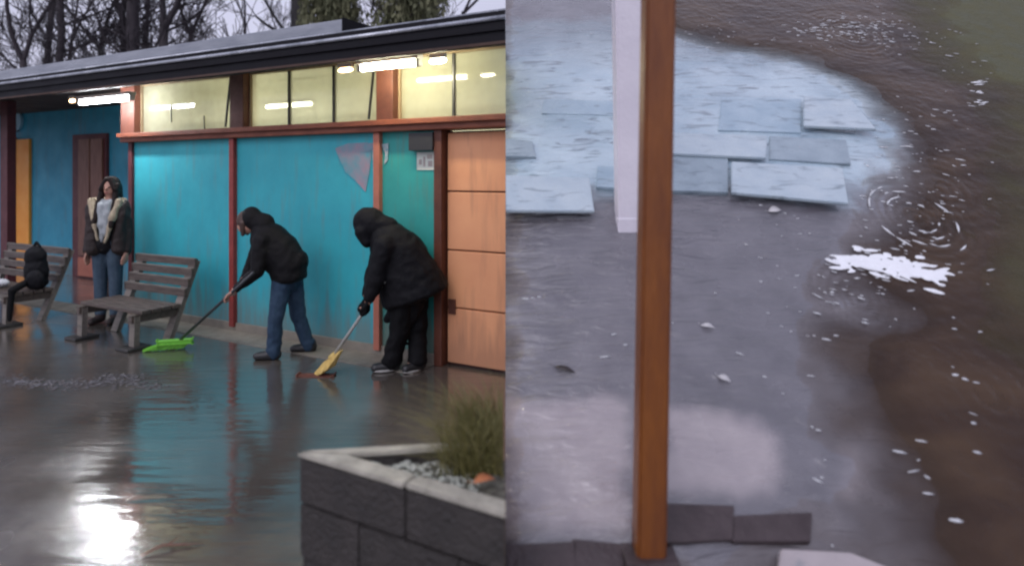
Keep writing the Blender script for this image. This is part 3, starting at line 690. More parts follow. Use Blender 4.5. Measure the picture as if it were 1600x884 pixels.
obj('lid', tube(NB(), [(0, 0, .126), (0, 0, .138), (0, 0, .142)], [.055, .055, .045], 16), M['white_plastic'], o)
c2 = onb(.66, .35, .366)
o = blob('plastic_bag', [('e', c2 + Vector((0, 0, .05)), (.16, .11, .055)), ('e', c2 + Vector((-.1, .02, .06)), (.08, .08, .06)), ('c', c2 + Vector((.05, 0, .08)), c2 + Vector((.09, -.02, .13)), .03, .015), ('e', c2 + Vector((.16, -.02, .05)), (.09, .08, .05))], M['white_plastic'], None, .011, 1, c2)
o.location = c2; tag(o, 'crumpled white plastic bag lying on the left bench', 'bag')

# ------------------------------------------------------------------ planter in the foreground
M['blk'] = mat('shade_dark_stone', (.026, .023, .021), (.05, .043, .039), 7, (.35, .7), .9, 45, bdist=.012)  # block sides coloured dark for shade, coping below pale for wet shine
M['cap'] = mat('wet_shine_coping', (.50, .47, .39), (.26, .245, .20), 9, (.25, .6), .7, 50, bdist=.006)
M['soil'] = mat('wet_soil', (.05, .04, .03), (.16, .16, .12), 14, (.4, .8), 1, 40, bdist=.03)
ZP = .5
c = G(468, 704, ZP); n1 = G(790, 800, ZP); f1 = G(768, 687, ZP)
pl = empty('planter', (c.x, c.y, 0), 0, 'low stone planter with shade-dark sides and pale shine-coloured coping in the foreground', 'planter')
PO = Vector((c.x, c.y, 0))
def wallrun(p, q, inn, th, zlist, joints, m, nm, capm=None, endclip=True):
    d_ = (q - p); L = d_.length; d_.normalize()
    for zi, (za, zb) in enumerate(zlist):
        js = [0] + [j for j in joints[zi] if j < L] + [L]
        for a_, b_ in zip(js, js[1:]):
            bm = NB(); pa, pb = p + d_ * (a_ + .0012), p + d_ * (b_ - .0012)
            off = rnd.uniform(-.004, .004)
            vs = []
            for zz in (za + .003, zb - .003):
                for pt in (pa, pb):
                    for t in (0, th):
                        vs.append(bm.verts.new((pt + inn * (t + (off if t == 0 else 0)) - PO).to_tuple()[:2] + (zz,)))
            for f in ((0, 1, 3, 2), (4, 6, 7, 5), (0, 4, 5, 1), (2, 3, 7, 6), (0, 2, 6, 4), (1, 5, 7, 3)): bm.faces.new([vs[i] for i in f])
            bmesh.ops.bevel(bm, geom=bm.edges[:], offset=.005, segments=2, affect='EDGES')
            clipx(obj(nm, bm, m, pl), -.001)
dn = (n1 - c); dn.z = 0; Ln = dn.length; dn.normalize(); df = (f1 - c); df.z = 0; Lf = df.length; df.normalize()
inn = Vector((-dn.y, dn.x, 0)); inn = inn if inn.dot(df) > 0 else -inn
inf = Vector((-df.y, df.x, 0)); inf = inf if inf.dot(dn) > 0 else -inf
far = f1
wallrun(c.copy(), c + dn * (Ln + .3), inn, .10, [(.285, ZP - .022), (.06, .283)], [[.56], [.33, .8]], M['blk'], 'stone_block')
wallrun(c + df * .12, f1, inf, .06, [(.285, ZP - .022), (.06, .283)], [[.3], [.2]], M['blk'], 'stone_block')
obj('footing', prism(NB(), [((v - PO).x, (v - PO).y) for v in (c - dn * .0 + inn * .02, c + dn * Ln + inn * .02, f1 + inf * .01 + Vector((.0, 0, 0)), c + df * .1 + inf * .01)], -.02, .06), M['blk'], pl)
def coping(poly):
    bm = NB(); prism(bm, [((v - PO).x, (v - PO).y) for v in poly], ZP - .021, ZP)
    bmesh.ops.bevel(bm, geom=bm.edges[:], offset=.005, segments=2, affect='EDGES'); clipx(obj('coping_stone', bm, M['cap'], pl), -.001)
wn_, wf_ = .075, .055
# inner corner of the two coping runs
den = dn.x * (-df.y) - dn.y * (-df.x)
def inner(a, b):       # point at distance a from near run and b from far run
    Mx = Matrix(((inn.x, inn.y), (inf.x, inf.y))).inverted(); r = Mx @ Vector((a, b)); return Vector((c.x + r.x, c.y + r.y, ZP))
ic = inner(wn_, wf_)
jt = .56
coping([c - inn * .012, c + dn * (jt - .004) - inn * .012, c + dn * (jt - .004) + inn * wn_, ic])
coping([c + dn * (jt + .004) - inn * .006, c + dn * (Ln + .3) - inn * .006, c + dn * (Ln + .3) + inn * wn_, c + dn * (jt + .004) + inn * wn_])
coping([c - inf * .008 - inn * .004 + df * .01, ic, f1 + inf * wf_ * .8, f1 - inf * .008])
# soil with a rough surface, between the two runs
bm = NB(); ns = 26; grid = []
for i in range(ns + 1):
    row = []
    for j in range(ns + 1):
        s, t = i / ns, j / ns
        p = ic.lerp(c + dn * (Ln + .1) + inn * wn_, s); p2 = ic.lerp(f1 + inf * wf_ + df * .1, s); pp = p.lerp(p2, t)
        zz = ZP - .055 + .035 * noise.noise(pp * 9) + .02 * noise.noise(pp * 25)
        row.append(bm.verts.new((pp.x - PO.x, pp.y - PO.y, zz)))
    grid.append(row)
for i in range(ns):
    for j in range(ns):
        bm.faces.new((grid[i][j], grid[i + 1][j], grid[i + 1][j + 1], grid[i][j + 1]))
bmesh.ops.remove_doubles(bm, verts=bm.verts[:], dist=1e-5)
clipx(obj('soil', bm, M['soil'], pl, True), -.001)
# pale gravel and litter on the soil
bm = NB()
for k in range(420):
    s, t = rnd.uniform(.12, .85), rnd.uniform(.05, .95)
    p = ic.lerp(c + dn * Ln + inn * wn_, s).lerp(ic.lerp(f1 + inf * wf_, s), t)
    r = rnd.uniform(.003, .011)
    if p.x > -.03: continue
    zz = ZP - .055 + .035 * noise.noise(Vector((p.x, p.y, ZP)) * 9) + .006
    bmesh.ops.create_icosphere(bm, subdivisions=1, radius=r, matrix=Matrix.Translation((p.x - PO.x, p.y - PO.y, zz)) @ Matrix.Rotation(rnd.random() * 6, 4, 'Z') @ Matrix.Diagonal((rnd.uniform(1, 2.4), 1, .4, 1)))
o = obj('gravel', bm, mat('pale_wet_gravel', (.42, .46, .38), (.62, .62, .54), 30, (.2, .5)), pl, True); o['kind'] = 'stuff'
M['leaf_orange'] = mat('orange_leaf', (.5, .17, .06), (.36, .12, .05), 20, (.5, .7))
def leaf(loc, L, W, rz, m, label, tilt=(0.1, 0.05), rm=None):
    bm = NB(); n = 7; rows = []
    for i in range(n + 1):
        t = i / n; hw = W * math.sin(math.pi * min(.999, max(.02, t)) ** .85) * .5; zc = .012 * math.sin(t * 3)
        rows.append([bm.verts.new((L * (t - .5), -hw, zc + hw * .25)), bm.verts.new((L * (t - .5), 0, zc)), bm.verts.new((L * (t - .5), hw, zc + hw * .25))])
    for a_, b_ in zip(rows, rows[1:]):
        for j in (0, 1): bm.faces.new((a_[j], b_[j], b_[j + 1], a_[j + 1]))
    r = bmesh.ops.extrude_face_region(bm, geom=bm.faces[:])
    for v in r['geom']:
        if isinstance(v, bmesh.types.BMVert): v.co.z += .0015
    tube(bm, [(-L * .5, 0, .001), (-L * .75, .01, .004)], [.0015, .001], 5)
    o = obj('fallen_leaf', bm, m, smooth=True); o.location = loc; o.rotation_euler = (tilt[0], tilt[1], rz)
    if rm is not None: o.matrix_world = Matrix.Translation(loc) @ rm @ Matrix.Rotation(rz, 4, 'Z')
    return tag(o, label, 'leaf', None)
leaf(G(757, 752, ZP - .02), .09, .055, .4, M['leaf_orange'], 'orange fallen leaf lying in the planter')

# tall grass growing in the planter, at its right end
M['grass'] = mat('olive_grass', (.10, .10, .025), (.20, .17, .055), 25, (.5, .7))
gb = G(770, 725, ZP - .05)
e = empty('ornamental_grass', (gb.x, gb.y, ZP - .06), 0, 'clump of tall olive grass growing in the planter', 'grass')
bm = NB()
for k in range(1100):
    bx, by = rnd.gauss(-.05, .065), rnd.uniform(-.12, .32)
    h = rnd.uniform(.06, .40) * (1 - .8 * abs(by - .1)); ln = rnd.gauss(-.09, .14); lb = rnd.gauss(0, .10); w0 = rnd.uniform(.0018, .0045)
    ang = rnd.random() * 3.14; s = Vector((math.cos(ang), math.sin(ang), 0)) * w0
    prev = None; ok = []
    for i in range(6):
        t = i / 5; p = Vector((bx + ln * t * t, by + lb * t * t, h * t * (1 - .18 * t * t)))
        if gb.x + p.x > -.012: p.x = -.012 - gb.x - rnd.random() * .004
        ww = s * (1 - t * .9); cur = (bm.verts.new(p - ww), bm.verts.new(p + ww))
        if prev: bm.faces.new((prev[0], prev[1], cur[1], cur[0]))
        prev = cur
o = obj('blades', bm, M['grass'], e); o['kind'] = 'stuff'

# ------------------------------------------------------------------ sheen flecks and litter on the courtyard water
def sheen_streak(name, pts, wid, n, m, label, zf=.003, pars=None):
    bm = NB()
    for k in range(n):
        t = rnd.random() * (len(pts) - 1); i = min(int(t), len(pts) - 2); f = t - i
        x = pts[i][0] * (1 - f) + pts[i + 1][0] * f + rnd.gauss(0, wid[0]); y = pts[i][1] * (1 - f) + pts[i + 1][1] * f + rnd.gauss(0, wid[1])
        p = G(x, y); r = rnd.uniform(.003, .013)
        L_ = rnd.uniform(1, 3.2); a = rnd.gauss(0.1, .25)
        bmesh.ops.create_icosphere(bm, subdivisions=1, radius=r, matrix=Matrix.Translation((p.x, p.y, zf)) @ Matrix.Rotation(a, 4, 'Z') @ Matrix.Diagonal((L_, .8, .16, 1)))
    o = obj(name, bm, m, smooth=True); return tag(o, label, 'foam', None, 'stuff')
M['sheen_grey'] = mat('puddle_sheen', (.20, .19, .20), (.11, .105, .11), 14, (.1, .3))  # grey flecks carry the sky sheen at the puddle edge
sheen_streak('foam', [(0, 592), (60, 600), (130, 601), (190, 588), (240, 604)], (16, 4.5), 620, M['sheen_grey'], 'line of grey flecks standing for sheen on the puddle before the bench')  # the object named foam is sky sheen on the puddle, built as flecks
tg = NB(); p = G(268, 858); tube(tg, [p + Vector((-.1, -.06, .008)), p + Vector((-.04, .0, .02)), p + Vector((.03, .02, .012)), p + Vector((.12, .03, .008))], [.003, .006, .005, .002], 6)
tube(tg, [p + Vector((-.02, .005, .018)), p + Vector((.0, .06, .02))], [.004, .0015], 5)
o = obj('twig', tg, M['brown_door'], smooth=True, local=p); tag(o, 'dark twig lying on the wet yard near the planter', 'twig')

# ------------------------------------------------------------------ trees behind the roof
M['bark'] = mat('dark_bark', (.035, .028, .032), (.06, .05, .055), 6, (.8, .9), .8, 20, bdist=.02, stretch=(3, 3, .6))
M['bark_grey'] = mat('grey_bark', (.09, .085, .085), (.05, .048, .05), 6, (.8, .9), .8, 20, bdist=.02, stretch=(3, 3, .6))
def grow(bm, p, d, L, r, lev, R, up=.12):
    n = 4; pts = [p.copy()]; rr = [r]; dd = d.copy()
    for i in range(n):
        dd = (dd + Vector((R.gauss(0, .11), R.gauss(0, .11), R.gauss(0, .06) + up * .3))).normalized()
        pts.append(pts[-1] + dd * L / n); rr.append(max(.0085, r * (1 - .45 * (i + 1) / n)))
    tube(bm, pts, rr, 6 if lev > 2 else (5 if lev > 1 else 3), cap=False)
    if lev <= 0: return
    k = R.choice((2, 3)) if lev > 1 else 4
    for j in range(k + 1):
        i = n if j < 2 else R.randint(1, n - 1)
        a = R.uniform(.3, .85); ax = dd.orthogonal().normalized(); ax.rotate(Matrix.Rotation(R.random() * 6.28, 3, dd))
        nd = (dd * math.cos(a) + ax * math.sin(a)).normalized(); nd = (nd + Vector((0, 0, up))).normalized()
        grow(bm, pts[i], nd, L * R.uniform(.55, .8), rr[i] * R.uniform(.42, .68), lev - 1, R, up)
def bare_tree(x, y, d, r, lean, fork, seed, label, mname='bark', stems=((-.2, 3.2), (.25, 3.0)), lev=5):
    """trunk rising to the fork height, then stems with branches and twigs"""
    R = random.Random(seed); b = P(x, y, d); zf = b.z + fork
    base = Vector((b.x - lean * .6 * (b.z) / 4, d, 0))
    e = empty('bare_tree', base, 0, label, 'tree', 'bare trees behind the roof')
    tk = NB(); top = Vector((b.x + lean * fork / 2, d, zf)) - base
    tube(tk, [(0, 0, -.1), Vector((0, 0, 0)).lerp(top, .35) + Vector((R.gauss(0, .06), 0, 0)), Vector((0, 0, 0)).lerp(top, .7) + Vector((R.gauss(0, .06), 0, 0)), top], [r * 1.7, r * 1.25, r * 1.08, r], 9)
    obj('trunk', tk, M[mname], e, True)
    cr = NB()
    for sx, L in stems:
        grow(cr, top - Vector((0, 0, .05)), Vector((sx, R.gauss(0, .15), 1)).normalized(), L, r * .72, lev, R)
    for k in range(7):
        t = R.uniform(.5, .98); grow(cr, Vector((0, 0, 0)).lerp(top, t), Vector((R.choice((-1, 1)) * R.uniform(.5, 1), R.gauss(0, .4), R.uniform(.2, .8))).normalized(), R.uniform(.8, 1.7), r * .32, 3, R)
    obj('crown', cr, M[mname], e, True)
T = [
    (36, 105, 15, .075, .0, .15, 3, 'bare tree with a low V fork above the far left of the roof', 'bark', ((-.42, 2.6), (.30, 2.8))),
    (69, 105, 17, .075, .25, 2.2, 5, 'slim upright bare tree second from the left behind the roof', 'bark', ((.1, 2.4), (.3, 2.2))),
    (79, 100, 14, .07, .12, 2.6, 8, 'upright bare tree third from the left behind the roof', 'bark', ((-.1, 2.4), (.35, 2.0))),
    (105, 98, 16, .045, .35, .5, 11, 'thin bare tree leaning right behind the porch roof', 'bark', ((.5, 2.0), (.1, 2.0))),
    (157, 92, 19, .085, -.02, .35, 13, 'pale forked bare tree above the cool tube lamp', 'bark_grey', ((-.7, 2.2), (.65, 2.2))),
    (200, 84, 15, .075, -.30, .9, 17, 'bare tree leaning left above the first clerestory window', 'bark', ((-.35, 2.6), (.15, 2.4))),
    (214, 82, 14, .115, .0, 3.0, 19, 'thickest dark bare trunk above the first clerestory window', 'bark', ((-.2, 2.4), (.3, 2.4))),
    (228, 80, 17, .06, .1, 2.4, 23, 'slim bare tree just right of the thickest trunk', 'bark', ((.0, 2.4), (.3, 2.0))),
    (255, 76, 14, .10, .05, .45, 29, 'dark bare tree with one long branch reaching right', 'bark', ((.05, 2.8), (.75, 2.4))),
    (298, 70, 15, .06, .0, .25, 31, 'bare tree with a curved stem and wide thin twigs', 'bark', ((.42, 2.6), (-.1, 2.0))),
    (382, 55, 20, .05, .15, .3, 37, 'slender twiggy bare tree left of the big grey trunk', 'bark', ((.2, 2.2), (-.3, 2.0))),
    (463, 40, 16, .16, .02, 2.6, 41, 'big grey trunk left of the olive evergreens', 'bark_grey', ((-.25, 2.4), (.3, 2.4))),
    (722, 32, 15, .05, .3, .2, 43, 'small bare tree at the right end behind the roof', 'bark', ((.8, 1.9), (.15, 1.8))),
]
for t in T: bare_tree(*t)
M['needles'] = mat('olive_foliage', (.11, .12, .06), (.19, .185, .10), 3, (.7, .9))
def weeping(x, d, hw, top, label, seed):
    R = random.Random(seed); b = P(x, 60, d); base = Vector((b.x, d, 0))
    e = empty('evergreen_tree', base, 0, label, 'tree', 'olive evergreens behind the roof')
    tk = NB(); tube(tk, [(0, 0, -.1), (.05, 0, top * .5), (0, 0, top)], [.2, .14, .03], 8); obj('trunk', tk, M['bark_grey'], e, True)
    cr = NB()
    for k in range(1500):
        t = R.random(); z0 = 1.5 + (top - 1.5) * t; rad = hw * (1 - .2 * t) * math.sqrt(R.random()); a = R.random() * 6.28
        p = Vector((rad * math.cos(a), rad * math.sin(a), z0)); n = R.randint(5, 11); L = R.uniform(.5, 1.3)
        sway = Vector((R.gauss(0, .12), R.gauss(0, .12), 0))
        for i in range(n):
            f = i / n; c_ = p + sway * f + Vector((R.gauss(0, .05), R.gauss(0, .05), -L * f))
            q = Vector((R.gauss(0, 1), R.gauss(0, 1), R.gauss(0, 1))).normalized(); s = q.cross(Vector((0, 0, 1))).normalized()
            l = R.uniform(.10, .22); w_ = R.uniform(.018, .045)
            dn_ = Vector((R.gauss(0, .35), R.gauss(0, .35), -1)).normalized()
            cr.faces.new([cr.verts.new(v) for v in (c_, c_ + dn_ * l * .5 + s * w_, c_ + dn_ * l, c_ + dn_ * l * .5 - s * w_)])
        tube(cr, [Vector((0, 0, p.z - .1)), p, p + sway * .5 + Vector((0, 0, -L * .5))], [.012, .008, .003], 3, cap=False)
    obj('crown', cr, M['needles'], e)
weeping(518, 15, .78, 8.0, 'drooping olive evergreen just right of the big grey trunk', 3)
weeping(640, 14, .95, 8.0, 'drooping olive evergreen nearer the right end of the roof', 9)

# ------------------------------------------------------------------ the flooded ramp on the right
TH = math.atan(.78); Y0 = 2.65; tt = math.tan(TH)
def S(x, y, h=0.0):
    """ramp coordinates (a across, b up the ramp) of a frame position"""
    d = (EYE + tt * Y0 - h / math.cos(TH)) / (tt + (y - HZ) / FPX) if True else 0
    p = P(x, y, d); return ((p.x), (p.y - Y0) * math.cos(TH) + p.z * math.sin(TH))
RM = Matrix.Rotation(TH, 4, 'X')
M['bed'] = mat('ramp_bed', (.10, .085, .075), (.06, .05, .045), 4, (.5, .8), .6, 40)
ramp = NB(); T1 = 9.0
v = [ramp.verts.new(q) for q in ((0, -.6, -.0), (9, -.6, 0), (9, T1, 0), (0, T1, 0))]
zz0 = -Vector((0, 0, 1))
inv = RM.inverted()
base_pts = [inv @ (RM @ Vector(q) * 1.0) for q in ((0, 0, 0),)]
def ground_under(q):
    wv = RM @ Vector(q) + Vector((0, Y0, 0)); wv.z = -.6; return inv @ (wv - Vector((0, Y0, 0)))
lo = [ramp.verts.new(ground_under(q.co)) for q in v]
ramp.faces.new(v)
for i in range(4): ramp.faces.new((v[i], lo[i], lo[(i + 1) % 4], v[(i + 1) % 4]))
ramp.faces.new(lo[::-1])
rp = obj('ramp', ramp, M['bed']); rp.location = (0, Y0, 0); rp.rotation_euler = (TH, 0, 0); tag(rp, kind='structure')

def sdist(pt, poly):
    """signed distance to polygon, positive inside"""
    x, y = pt; ins = False; best = 1e9; n = len(poly)
    for i in range(n):
        x1, y1 = poly[i]; x2, y2 = poly[(i + 1) % n]
        if (y1 > y) != (y2 > y) and x < (x2 - x1) * (y - y1) / (y2 - y1) + x1: ins = not ins
        dx, dy = x2 - x1, y2 - y1; t = max(0, min(1, ((x - x1) * dx + (y - y1) * dy) / (dx * dx + dy * dy + 1e-12)))
        best = min(best, math.hypot(x - x1 - t * dx, y - y1 - t * dy))
    return best if ins else -best
def sheet(name, a0, a1, b0, b1, step, hf, m, clipneg=None):
    na, nb = int((a1 - a0) / step), int((b1 - b0) / step)
    verts = []; faces = []
    for j in range(nb + 1):
        for i in range(na + 1):
            a, b = a0 + (a1 - a0) * i / na, b0 + (b1 - b0) * j / nb; verts.append((a, b, hf(a, b)))
    for j in range(nb):
        for i in range(na):
            k = j * (na + 1) + i; faces.append((k, k + 1, k + na + 2, k + na + 1))
    me = bpy.data.meshes.new(name); me.from_pydata(verts, [], faces); me.update()
    o = obj(name, me, m, smooth=True); o.location = (0, Y0, 0); o.rotation_euler = (TH, 0, 0)
    return o
paved_px = [(786, -60), (930, -60), (1000, 40), (1120, 78), (1250, 100), (1330, 140), (1395, 200), (1405, 260), (1385, 330), (1330, 395), (1292, 450), (1275, 520), (1292, 600), (1300, 690), (1352, 690), (1376, 780), (1330, 832), (1240, 842), (1420, 905), (786, 930)]
PAV = [S(x, y) for x, y in paved_px]
SH = S(1380, 490)
def ss(t): t = max(0, min(1, t)); return t * t * (3 - 2 * t)
def hp(a, b):
    sdv = sdist((a, b), PAV) + .12 * noise.noise(Vector((a * 4, b * 4, 0))) + .03 * noise.noise(Vector((a * 13, b * 13, 3)))
    return -.02 + .074 * ss((sdv + .62) / 1.15) + .003 * noise.noise(Vector((a * 6, b * 6, 5))) + .022 * math.exp(-(((a - SH[0]) / .36) ** 2 + ((b - SH[1]) / .17) ** 2) ** 2)
def pavemat():
    m = bpy.data.materials.new('wet_pavement'); m.use_nodes = True; nt = m.node_tree; N, L = nt.nodes, nt.links; b = N['Principled BSDF']
    tc = N.new('ShaderNodeTexCoord'); sp = N.new('ShaderNodeSeparateXYZ'); L.new(tc.outputs['Object'], sp.inputs[0])
    def nz(s, d=5):
        n = N.new('ShaderNodeTexNoise'); n.inputs['Scale'].default_value = s; n.inputs['Detail'].default_value = d; L.new(tc.outputs['Object'], n.inputs[0]); return n.outputs[0]
    def rng(s, a, bb, c_, d_):
        r = N.new('ShaderNodeMapRange'); r.inputs[1].default_value = a; r.inputs[2].default_value = bb; r.inputs[3].default_value = c_; r.inputs[4].default_value = d_; L.new(s, r.inputs[0]); return r.outputs[0]
    def mix(f, c1, c2):
        x = N.new('ShaderNodeMix'); x.data_type = 'RGBA'; L.new(f, x.inputs[0])
        for i, c_ in ((6, c1), (7, c2)):
            if isinstance(c_, tuple): x.inputs[i].default_value = (*c_, 1)
            else: L.new(c_, x.inputs[i])
        return x.outputs[2]
    def madd(s, k, t):
        q = N.new('ShaderNodeMath'); q.operation = 'MULTIPLY_ADD'; L.new(s, q.inputs[0]); q.inputs[1].default_value = k; L.new(t, q.inputs[2]); return q.outputs[0]
    asp = mix(rng(nz(5, 8), .3, .7, 0, 1), (.085, .078, .09), (.135, .125, .14))
    con = mix(rng(nz(4, 7), .3, .7, 0, 1), (.38, .33, .33), (.29, .25, .26))
    def attr(n):
        q = N.new('ShaderNodeAttribute'); q.attribute_name = n; return q.outputs['Fac']
    col = mix(attr('concrete'), asp, con)
    f2 = attr('sky_tint')
    mpw = N.new('ShaderNodeMapping'); mpw.inputs['Scale'].default_value = (1.6, 6.5, 1); L.new(tc.outputs['Object'], mpw.inputs[0])
    nw = N.new('ShaderNodeTexNoise'); nw.inputs['Scale'].default_value = 2.3; nw.inputs['Detail'].default_value = 7; nw.inputs['Distortion'].default_value = 1.1; L.new(mpw.outputs[0], nw.inputs[0])
    sky_tint = mix(rng(nz(1.7, 5), .35, .65, 0, 1), (.48, .60, .66), (.30, .42, .50))  # sky reflection and its dark ripples painted into the pavement colour
    slab = mix(rng(nw.outputs[0], .55, .68, 0, .85), sky_tint, (.12, .16, .19))
    top = rng(madd(nz(2.0, 5), .8, sp.outputs[1]), 4.5, 5.4, 0, .8)
    slab = mix(top, slab, (.11, .14, .16))
    col = mix(f2, col, slab)
    L.new(col, b.inputs['Base Color']); L.new(rng(nz(2.5), .35, .65, .06, .4), b.inputs['Roughness'])
    b.inputs['Coat Weight'].default_value = 1; b.inputs['Coat Roughness'].default_value = .06; b.inputs['Coat IOR'].default_value = 1.8
    bp = N.new('ShaderNodeBump'); bp.inputs['Strength'].default_value = .7; bp.inputs['Distance'].default_value = .006; L.new(nz(90, 5), bp.inputs['Height']); L.new(bp.outputs[0], b.inputs['Normal'])
    bc = N.new('ShaderNodeBump'); bc.inputs['Strength'].default_value = .8; bc.inputs['Distance'].default_value = .05; L.new(nw.outputs[0], bc.inputs['Height']); L.new(bc.outputs[0], b.inputs['Coat Normal'])
    return m
M['pave'] = pavemat()
pv = sheet('pavement', 0.0, 3.6, -.3, 6.4, .028, hp, M['pave']); tag(pv, kind='structure')
PLATES = [[S(x, y) for x, y in q] for q in ([(740, 610), (860, 628), (940, 620), (990, 632), (992, 838), (740, 846)], [(1030, 636), (1110, 645), (1170, 660), (1215, 690), (1228, 740), (1205, 776), (1150, 786), (1030, 782)], [(1312, 700), (1340, 690), (1358, 722), (1366, 776), (1335, 792), (1310, 780)])]
SKY_TINT = [S(x, y) for x, y in [(700, 325), (930, 322), (1040, 308), (1180, 312), (1330, 330), (1420, 260), (1420, 150), (1300, 60), (1150, 40), (1000, 30), (700, 40)]]
def wob(a, b): return .05 * noise.noise(Vector((a * 5, b * 5, 11))) + .03 * noise.noise(Vector((a * 14, b * 14, 12)))
for nm_, fn in (('concrete', lambda a, b: max(ss((sdist((a, b), q) * (1 if k < 2 else .6) + wob(a, b) * .7 + .03) / .12) * (1 if k < 2 else .45) for k, q in enumerate(PLATES)) if b < 1.0 else 0.0),
                ('sky_tint', lambda a, b: ss((sdist((a, b), SKY_TINT) + 2.2 * wob(a, b) + .10) / .34) if b > 1.2 else 0.0)):
    at = pv.data.attributes.new(nm_, 'FLOAT', 'POINT'); at.data.foreach_set('value', [fn(v.co.x, v.co.y) for v in pv.data.vertices])

# raised sheet coloured olive for foliage reflected along the upper right
M['reflection_green'] = mat('olive_reflection', (.06, .062, .02), (.10, .095, .042), 5, (.4, .8), .8, 40, bdist=.02)  # olive stands for green foliage mirrored in the water
foliage_px = [(1385, -80), (1405, 20), (1430, 80), (1470, 120), (1540, 150), (1560, 250), (1560, 330), (1545, 420), (1570, 520), (1620, 560), (1800, 560), (1800, -80)]
BK = [S(x, y) for x, y in foliage_px]
def hb_(a, b):
    sdv = sdist((a, b), BK) + .2 * noise.noise(Vector((a * 3, b * 3, 9))) + .04 * noise.noise(Vector((a * 9, b * 9, 2)))
    return -.02 + .056 * ss((sdv + .7) / 1.5) + .006 * noise.noise(Vector((a * 7, b * 7, 4)))
bk = sheet('foliage_reflection', 1.2, 6.6, -.3, 7.0, .045, hb_, M['reflection_green']); tag(bk, kind='structure')

# brown flood water with real ripples
ra, rb = S(1425, 355)
RG = [(S(1430, 345), .055, .011, .55), (S(1470, 300), .07, .006, .5), (S(1340, 470), .05, .007, .45), (S(1540, 620), .08, .004, .6), (S(1330, 60), .06, .008, .7)]
def hw(a, b):
    h = .031 + .004 * noise.noise(Vector((a * 3.0, b * 5.5, 1))) + .0022 * noise.noise(Vector((a * 9, b * 16, 7)))
    for (c_, wl_, am, rad) in RG:
        r = math.hypot((a - c_[0]), (b - c_[1]) * .75)
        if r < rad: h += am * math.sin(r / wl_ * 6.283) * (1 - r / rad) ** 1.3
    return h
def watermat():
    m = bpy.data.materials.new('brown_flood_water'); m.use_nodes = True; nt = m.node_tree; N, L = nt.nodes, nt.links; b = N['Principled BSDF']
    tc = N.new('ShaderNodeTexCoord'); nz = N.new('ShaderNodeTexNoise'); nz.inputs['Scale'].default_value = 1.5; nz.inputs['Detail'].default_value = 6; nz.inputs['Distortion'].default_value = .8
    mpq = N.new('ShaderNodeMapping'); mpq.inputs['Scale'].default_value = (.8, 1.8, 1); L.new(tc.outputs['Object'], mpq.inputs[0]); L.new(mpq.outputs[0], nz.inputs[0])
    cr = N.new('ShaderNodeValToRGB'); L.new(nz.outputs[0], cr.inputs[0]); cr.color_ramp.elements[0].position = .35; cr.color_ramp.elements[1].position = .7
    cr.color_ramp.elements[0].color = (.036, .016, .007, 1); cr.color_ramp.elements[1].color = (.078, .043, .02, 1)  # brown also carries the dark surroundings the water would mirror
    L.new(cr.outputs[0], b.inputs['Base Color']); b.inputs['Roughness'].default_value = .05; b.inputs['IOR'].default_value = 1.42
    b.inputs['Coat Weight'].default_value = 0; b.inputs['Coat Roughness'].default_value = .03
    tr = N.new('ShaderNodeBsdfTransparent'); tr.inputs[0].default_value = (.97, .95, .93, 1); ms = N.new('ShaderNodeMixShader'); 
    dp = N.new('ShaderNodeAttribute'); dp.attribute_name = 'depth'      # murk hides the bed as the water gets deeper
    mr = N.new('ShaderNodeMapRange'); mr.inputs[1].default_value = 0; mr.inputs[2].default_value = .046; mr.inputs[3].default_value = .0; mr.inputs[4].default_value = .97
    L.new(dp.outputs['Fac'], mr.inputs[0]); L.new(mr.outputs[0], ms.inputs[0])
    out = N['Material Output']; L.new(tr.outputs[0], ms.inputs[1]); L.new(b.outputs[0], ms.inputs[2]); L.new(ms.outputs[0], out.inputs[0])
    n2 = N.new('ShaderNodeTexNoise'); n2.inputs['Scale'].default_value = 14; n2.inputs['Detail'].default_value = 4; L.new(tc.outputs['Object'], n2.inputs[0])
    bp = N.new('ShaderNodeBump'); bp.inputs['Strength'].default_value = .6; bp.inputs['Distance'].default_value = .02; L.new(n2.outputs[0], bp.inputs['Height']); L.new(bp.outputs[0], b.inputs['Normal'])
    return m
M['water'] = watermat()
wt = sheet('flood_water', 0.0, 6.6, -.3, 7.0, .024, hw, M['water']); tag(wt, kind='structure')
at = wt.data.attributes.new('depth', 'FLOAT', 'POINT')
at.data.foreach_set('value', [v.co.z - max(hp(v.co.x, v.co.y) if v.co.x < 3.6 else -.02, hb_(v.co.x, v.co.y) if v.co.x > 1.2 else -.02) for v in wt.data.vertices])

# paving slabs (each its own piece, traced to its place on the ramp)
def slabmat(nm, a, b):
    m = mat(nm, a, b, 5, (.12, .45), .4, 60, coat=.5, bdist=.004); N, L = m.node_tree.nodes, m.node_tree.links; p = N['Principled BSDF']
    src = p.inputs['Base Color'].links[0].from_socket
    tc = N.new('ShaderNodeTexCoord'); mp = N.new('ShaderNodeMapping'); mp.inputs['Scale'].default_value = (2.2, 7, 1); L.new(tc.outputs['Object'], mp.inputs[0])
    nz = N.new('ShaderNodeTexNoise'); nz.inputs['Scale'].default_value = 2.1; nz.inputs['Detail'].default_value = 6; nz.inputs['Distortion'].default_value = .7; L.new(mp.outputs[0], nz.inputs[0])
    mr = N.new('ShaderNodeMapRange'); mr.inputs[1].default_value = .56; mr.inputs[2].default_value = .72; mr.inputs[4].default_value = .75; L.new(nz.outputs[0], mr.inputs[0])
    mi = N.new('ShaderNodeMix'); mi.data_type = 'RGBA'; L.new(mr.outputs[0], mi.inputs[0]); L.new(src, mi.inputs[6]); mi.inputs[7].default_value = (.13, .17, .20, 1)
    L.new(mi.outputs[2], p.inputs['Base Color']); return m
